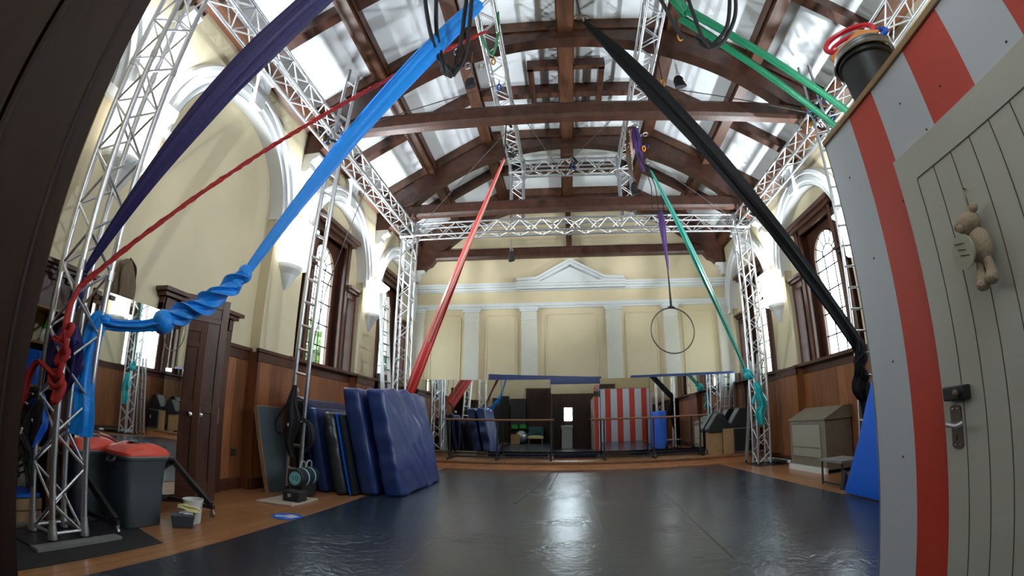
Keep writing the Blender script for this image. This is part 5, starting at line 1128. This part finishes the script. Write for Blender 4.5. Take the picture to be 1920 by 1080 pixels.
# karabiners and slings on ridge beams
def sling(label, x, y, z, m, ln=.3):
    o = thing('karabiner', label, 'karabiner', (x, y, z), 'coloured karabiners on the ridge beams'); MB().tube([V((x, y, z)) + V((math.cos(2 * PI * j / 14) * .03, 0, math.sin(2 * PI * j / 14) * .07)) for j in range(14)], .014, 8, closed=True).build('karabiner_body', M[m], o, smooth=True)
    mb = MB(); mb.bar((x, y, z + .06), (x, y, z + .06 + ln), .01, .04, (0, 1, 0)); mb.build('webbing', M['black_cloth'], o)
sling('amber karabiner on the left ridge beam near the first truss', -.98, 5.9, 6.78, 'amber'); sling('amber karabiner on the right ridge beam near the first truss', 1.95, 5.2, 6.5, 'amber', .4); sling('yellow karabiner hanging below the right ridge beam', 1.86, 6.3, 6.52, 'amber', .45); sling('orange ring at the end of the right sling', 1.87, 6.32, 6.35, 'orange', .05)
sling('blue pulley on the left ridge beam', -.98, 6.6, 6.80, 'blue_metal', .1)
o = thing('green_sling', 'green webbing sling wrapped on the left ridge beam', 'sling', (-1, 5.5, 7)); MB().tube(catmull([(-1.14, 5.2, 7.22), (-1.10, 5.4, 6.88), (-.98, 5.75, 6.80), (-.84, 5.4, 6.88), (-.82, 5.2, 7.22)], 6), .022, 6).build('webbing', M['green_sling'], o, smooth=True)
# wire stays
for pts, l in (([(-.95, 6.6, 6.85), (.15, 9.2, 6.3), (.2, 9.8, 6.9)], 'thin wire stay from the left ridge beam to the middle of the crossbeam'), ([(.28, 9.7, 7.05), (1.45, 7.3, 6.9)], 'pale rope stay from the crossbeam to the right ridge beam'), ([(1.9, 6.3, 6.4), (4.1, 5.7, 5.5)], 'thin wire stay above the green silk'), ([(-1.0, 6.6, 6.85), (-3.45, 5.8, 5.5)], 'thin wire stay behind the blue silk'), ([(1.85, 8.2, 6.1), (4.2, 9.8, 5.4)], 'thin wire stay above the far right corner'), ([(-1.0, 8.0, 6.8), (-3.5, 9.9, 5.35)], 'thin wire stay above the far left corner'), ([(-3.50, 7.2, 5.36), (-3.98, 7.0, 3.2), (-4.1, 6.9, 2.0)], 'thin dark cable hanging in front of the left window')):
    solo('wire_stay', MB().tube(pts, .008, 6), M['wire'], l, 'wire', 'wire stays')

# ------------------------------------------------------------------ things behind the camera, seen in the mirrors
RY = YR + .06
def simple(name, label, cat, m, *boxes, bevel=.006):
    o = thing(name, label, cat, ((boxes[0][0] + boxes[0][1]) / 2, (boxes[0][2] + boxes[0][3]) / 2, boxes[0][4])); 
    for i, b in enumerate(boxes): MB().box(*b).build('body' if i == 0 else 'panel', M[m], o, bevel=bevel)
    return o
simple('black_board', 'large black board standing at the entrance end, seen in the mirror', 'board', 'black_plastic', (-3.6, -2.75, RY, RY + .12, .01, 2.35))
simple('black_cabinet', 'black cabinet at the entrance end, seen in the mirror', 'cabinet', 'black_plastic', (-2.65, -1.9, RY, RY + .45, .01, 2.2), (-2.6, -1.95, RY + .45, RY + .46, 1.3, 2.1))
o = thing('exercise_ball', 'silver exercise ball seen in the mirror', 'ball', (-2.0, .1, .33)); MB().ball((-2.05, .25, .335), .31, 24).build('ball', M['silver'], o, smooth=True)
simple('carton', 'cardboard carton seen in the mirror beside the ball', 'box', 'card', (-2.5, -2.1, .5, .85, .01, .45))
o = thing('armchair', 'teal armchair with cream base seen in the mirror', 'armchair', (-1.3, .1, 0))
pad(o, 'seat', 'yellow', (-1.75, -.25, .22), (.75, 0, 0), (0, .6, 0), (0, 0, .16), n=8); pad(o, 'backrest', 'teal_uph', (-1.75, -.35, .3), (.75, 0, 0), (0, .14, 0), (0, -.05, .5), n=8)
for x in (-1.76, -1.12): pad(o, 'armrest', 'teal_uph', (x, -.3, .25), (.12, 0, 0), (0, .6, 0), (0, 0, .3), n=8)
for x in (-1.7, -1.06):
    for y in (-.2, .3): MB().tube([(x, y, .002), (x, y, .22)], .02, 8).build('leg', M['raw_wood'], o)
simple('green_crate', 'left green crate on the shelf seen in the mirror', 'crate', 'green_plastic', (-2.55, -2.25, .0 + RY + .5, RY + .75, .72, .9)); simple('green_crate', 'right green crate on the shelf seen in the mirror', 'crate', 'green_plastic', (-2.15, -1.85, RY + .5, RY + .75, .74, .92))
solo('wall_shelf', MB().box(-2.7, -1.7, RY + .46, RY + .8, .69, .72), M['near_wood'], 'dark shelf below the black cabinet seen in the mirror', 'shelf')
simple('worktop', 'silver sink unit under the small bright window', 'sink unit', 'silver', (-.15, .45, RY, RY + .25, 1.0, 1.15), (-.12, .42, RY, RY + .2, .0, 1.0))

# ------------------------------------------------------------------ outside the windows
rnd = random.Random(20)
def tree(x, y, h, r, label):
    o = thing('tree', label, 'tree', (x, y, -1), 'trees outside the windows'); MB().tube([(x, y, -1), (x + .1, y, h * .5), (x, y + .1, h * .8)], [.2, .14, .06], 8).build('trunk', M['bark'], o, smooth=True)
    mb = MB()
    for k in range(260):
        t, p = rnd.uniform(0, 2 * PI), math.acos(rnd.uniform(-1, 1)); rr = r * rnd.uniform(.5, 1); c = V((x + rr * math.sin(p) * math.cos(t), y + rr * math.sin(p) * math.sin(t), h + rr * .9 * math.cos(p)))
        a_ = V((rnd.uniform(-1, 1), rnd.uniform(-1, 1), rnd.uniform(-1, 1))).normalized() * .22; b_ = a_.orthogonal().normalized() * .16
        mb.add([c - a_, c + b_, c + a_, c - b_], [(0, 1, 2, 3)])
    f = mb.build('foliage', M['leaf'], o); f['kind'] = 'stuff'
tree(-8.0, 12.0, 2.4, 1.5, 'leafy tree outside the middle left window'); tree(-9.5, 15.5, 3.0, 1.8, 'leafy tree outside the far left window'); tree(9.2, 10.8, 2.2, 1.2, 'leafy tree outside the middle right window')

# ------------------------------------------------------------------ world, lights, camera
w = bpy.data.worlds.new('overcast_sky'); sc.world = w; w.use_nodes = True; bg = w.node_tree.nodes['Background']
ns, ln = w.node_tree.nodes, w.node_tree.links
tc = ns.new('ShaderNodeTexCoord'); sx = ns.new('ShaderNodeSeparateXYZ'); ln.new(tc.outputs['Generated'], sx.inputs[0]); cr = ns.new('ShaderNodeValToRGB')
cr.color_ramp.elements[0].position = .45; cr.color_ramp.elements[0].color = (.45, .50, .42, 1); cr.color_ramp.elements[1].position = .56; cr.color_ramp.elements[1].color = (.78, .90, 1, 1)
mr = ns.new('ShaderNodeMath'); mr.operation = 'MULTIPLY_ADD'; mr.inputs[1].default_value = .5; mr.inputs[2].default_value = .5; ln.new(sx.outputs[2], mr.inputs[0]); ln.new(mr.outputs[0], cr.inputs[0]); ln.new(cr.outputs[0], bg.inputs[0])
bg.inputs[1].default_value = 8.0

cd = bpy.data.cameras.new('camera'); cam = bpy.data.objects.new('camera', cd); COL.objects.link(cam); sc.camera = cam
cd.type = 'PANO'; cd.panorama_type = 'FISHEYE_LENS_POLYNOMIAL'; cd.fisheye_fov = math.radians(180); cd.sensor_width = 36; cd.sensor_fit = 'HORIZONTAL'
for k_, v_ in enumerate((0, 6.061131927743059e-2, 5.1357880248913476e-05, -2.1284382003367122e-05, 3.957109622202927e-07)): setattr(cd, 'fisheye_polynomial_k%d' % k_, -v_)
cam.location = (0, 0, 1.135)
Rm = Matrix.Rotation(.11000387561453945, 4, 'Z') @ Matrix.Rotation(.2806170645620973, 4, 'X') @ Matrix.Rotation(-.00454196715465409, 4, 'Y')
cam.matrix_world = Matrix.Translation((0, 0, 1.135)) @ Rm @ Matrix.Rotation(PI / 2, 4, 'X')
cd.clip_start = .02; cd.clip_end = 200
sc.view_settings.view_transform = 'Standard'; sc.view_settings.look = 'None'; sc.view_settings.gamma = 1; sc.view_settings.use_curve_mapping = False
sc.view_settings.exposure = 0.55
sc.cycles.max_bounces = 8; sc.cycles.diffuse_bounces = 4; sc.cycles.glossy_bounces = 5; sc.cycles.transparent_max_bounces = 12
sc.cycles.sample_clamp_indirect = 6; sc.cycles.caustics_reflective = False; sc.cycles.caustics_refractive = False
sc.cycles.use_denoising = True
for ob in bpy.data.objects:
    if '_base' in ob: del ob['_base']
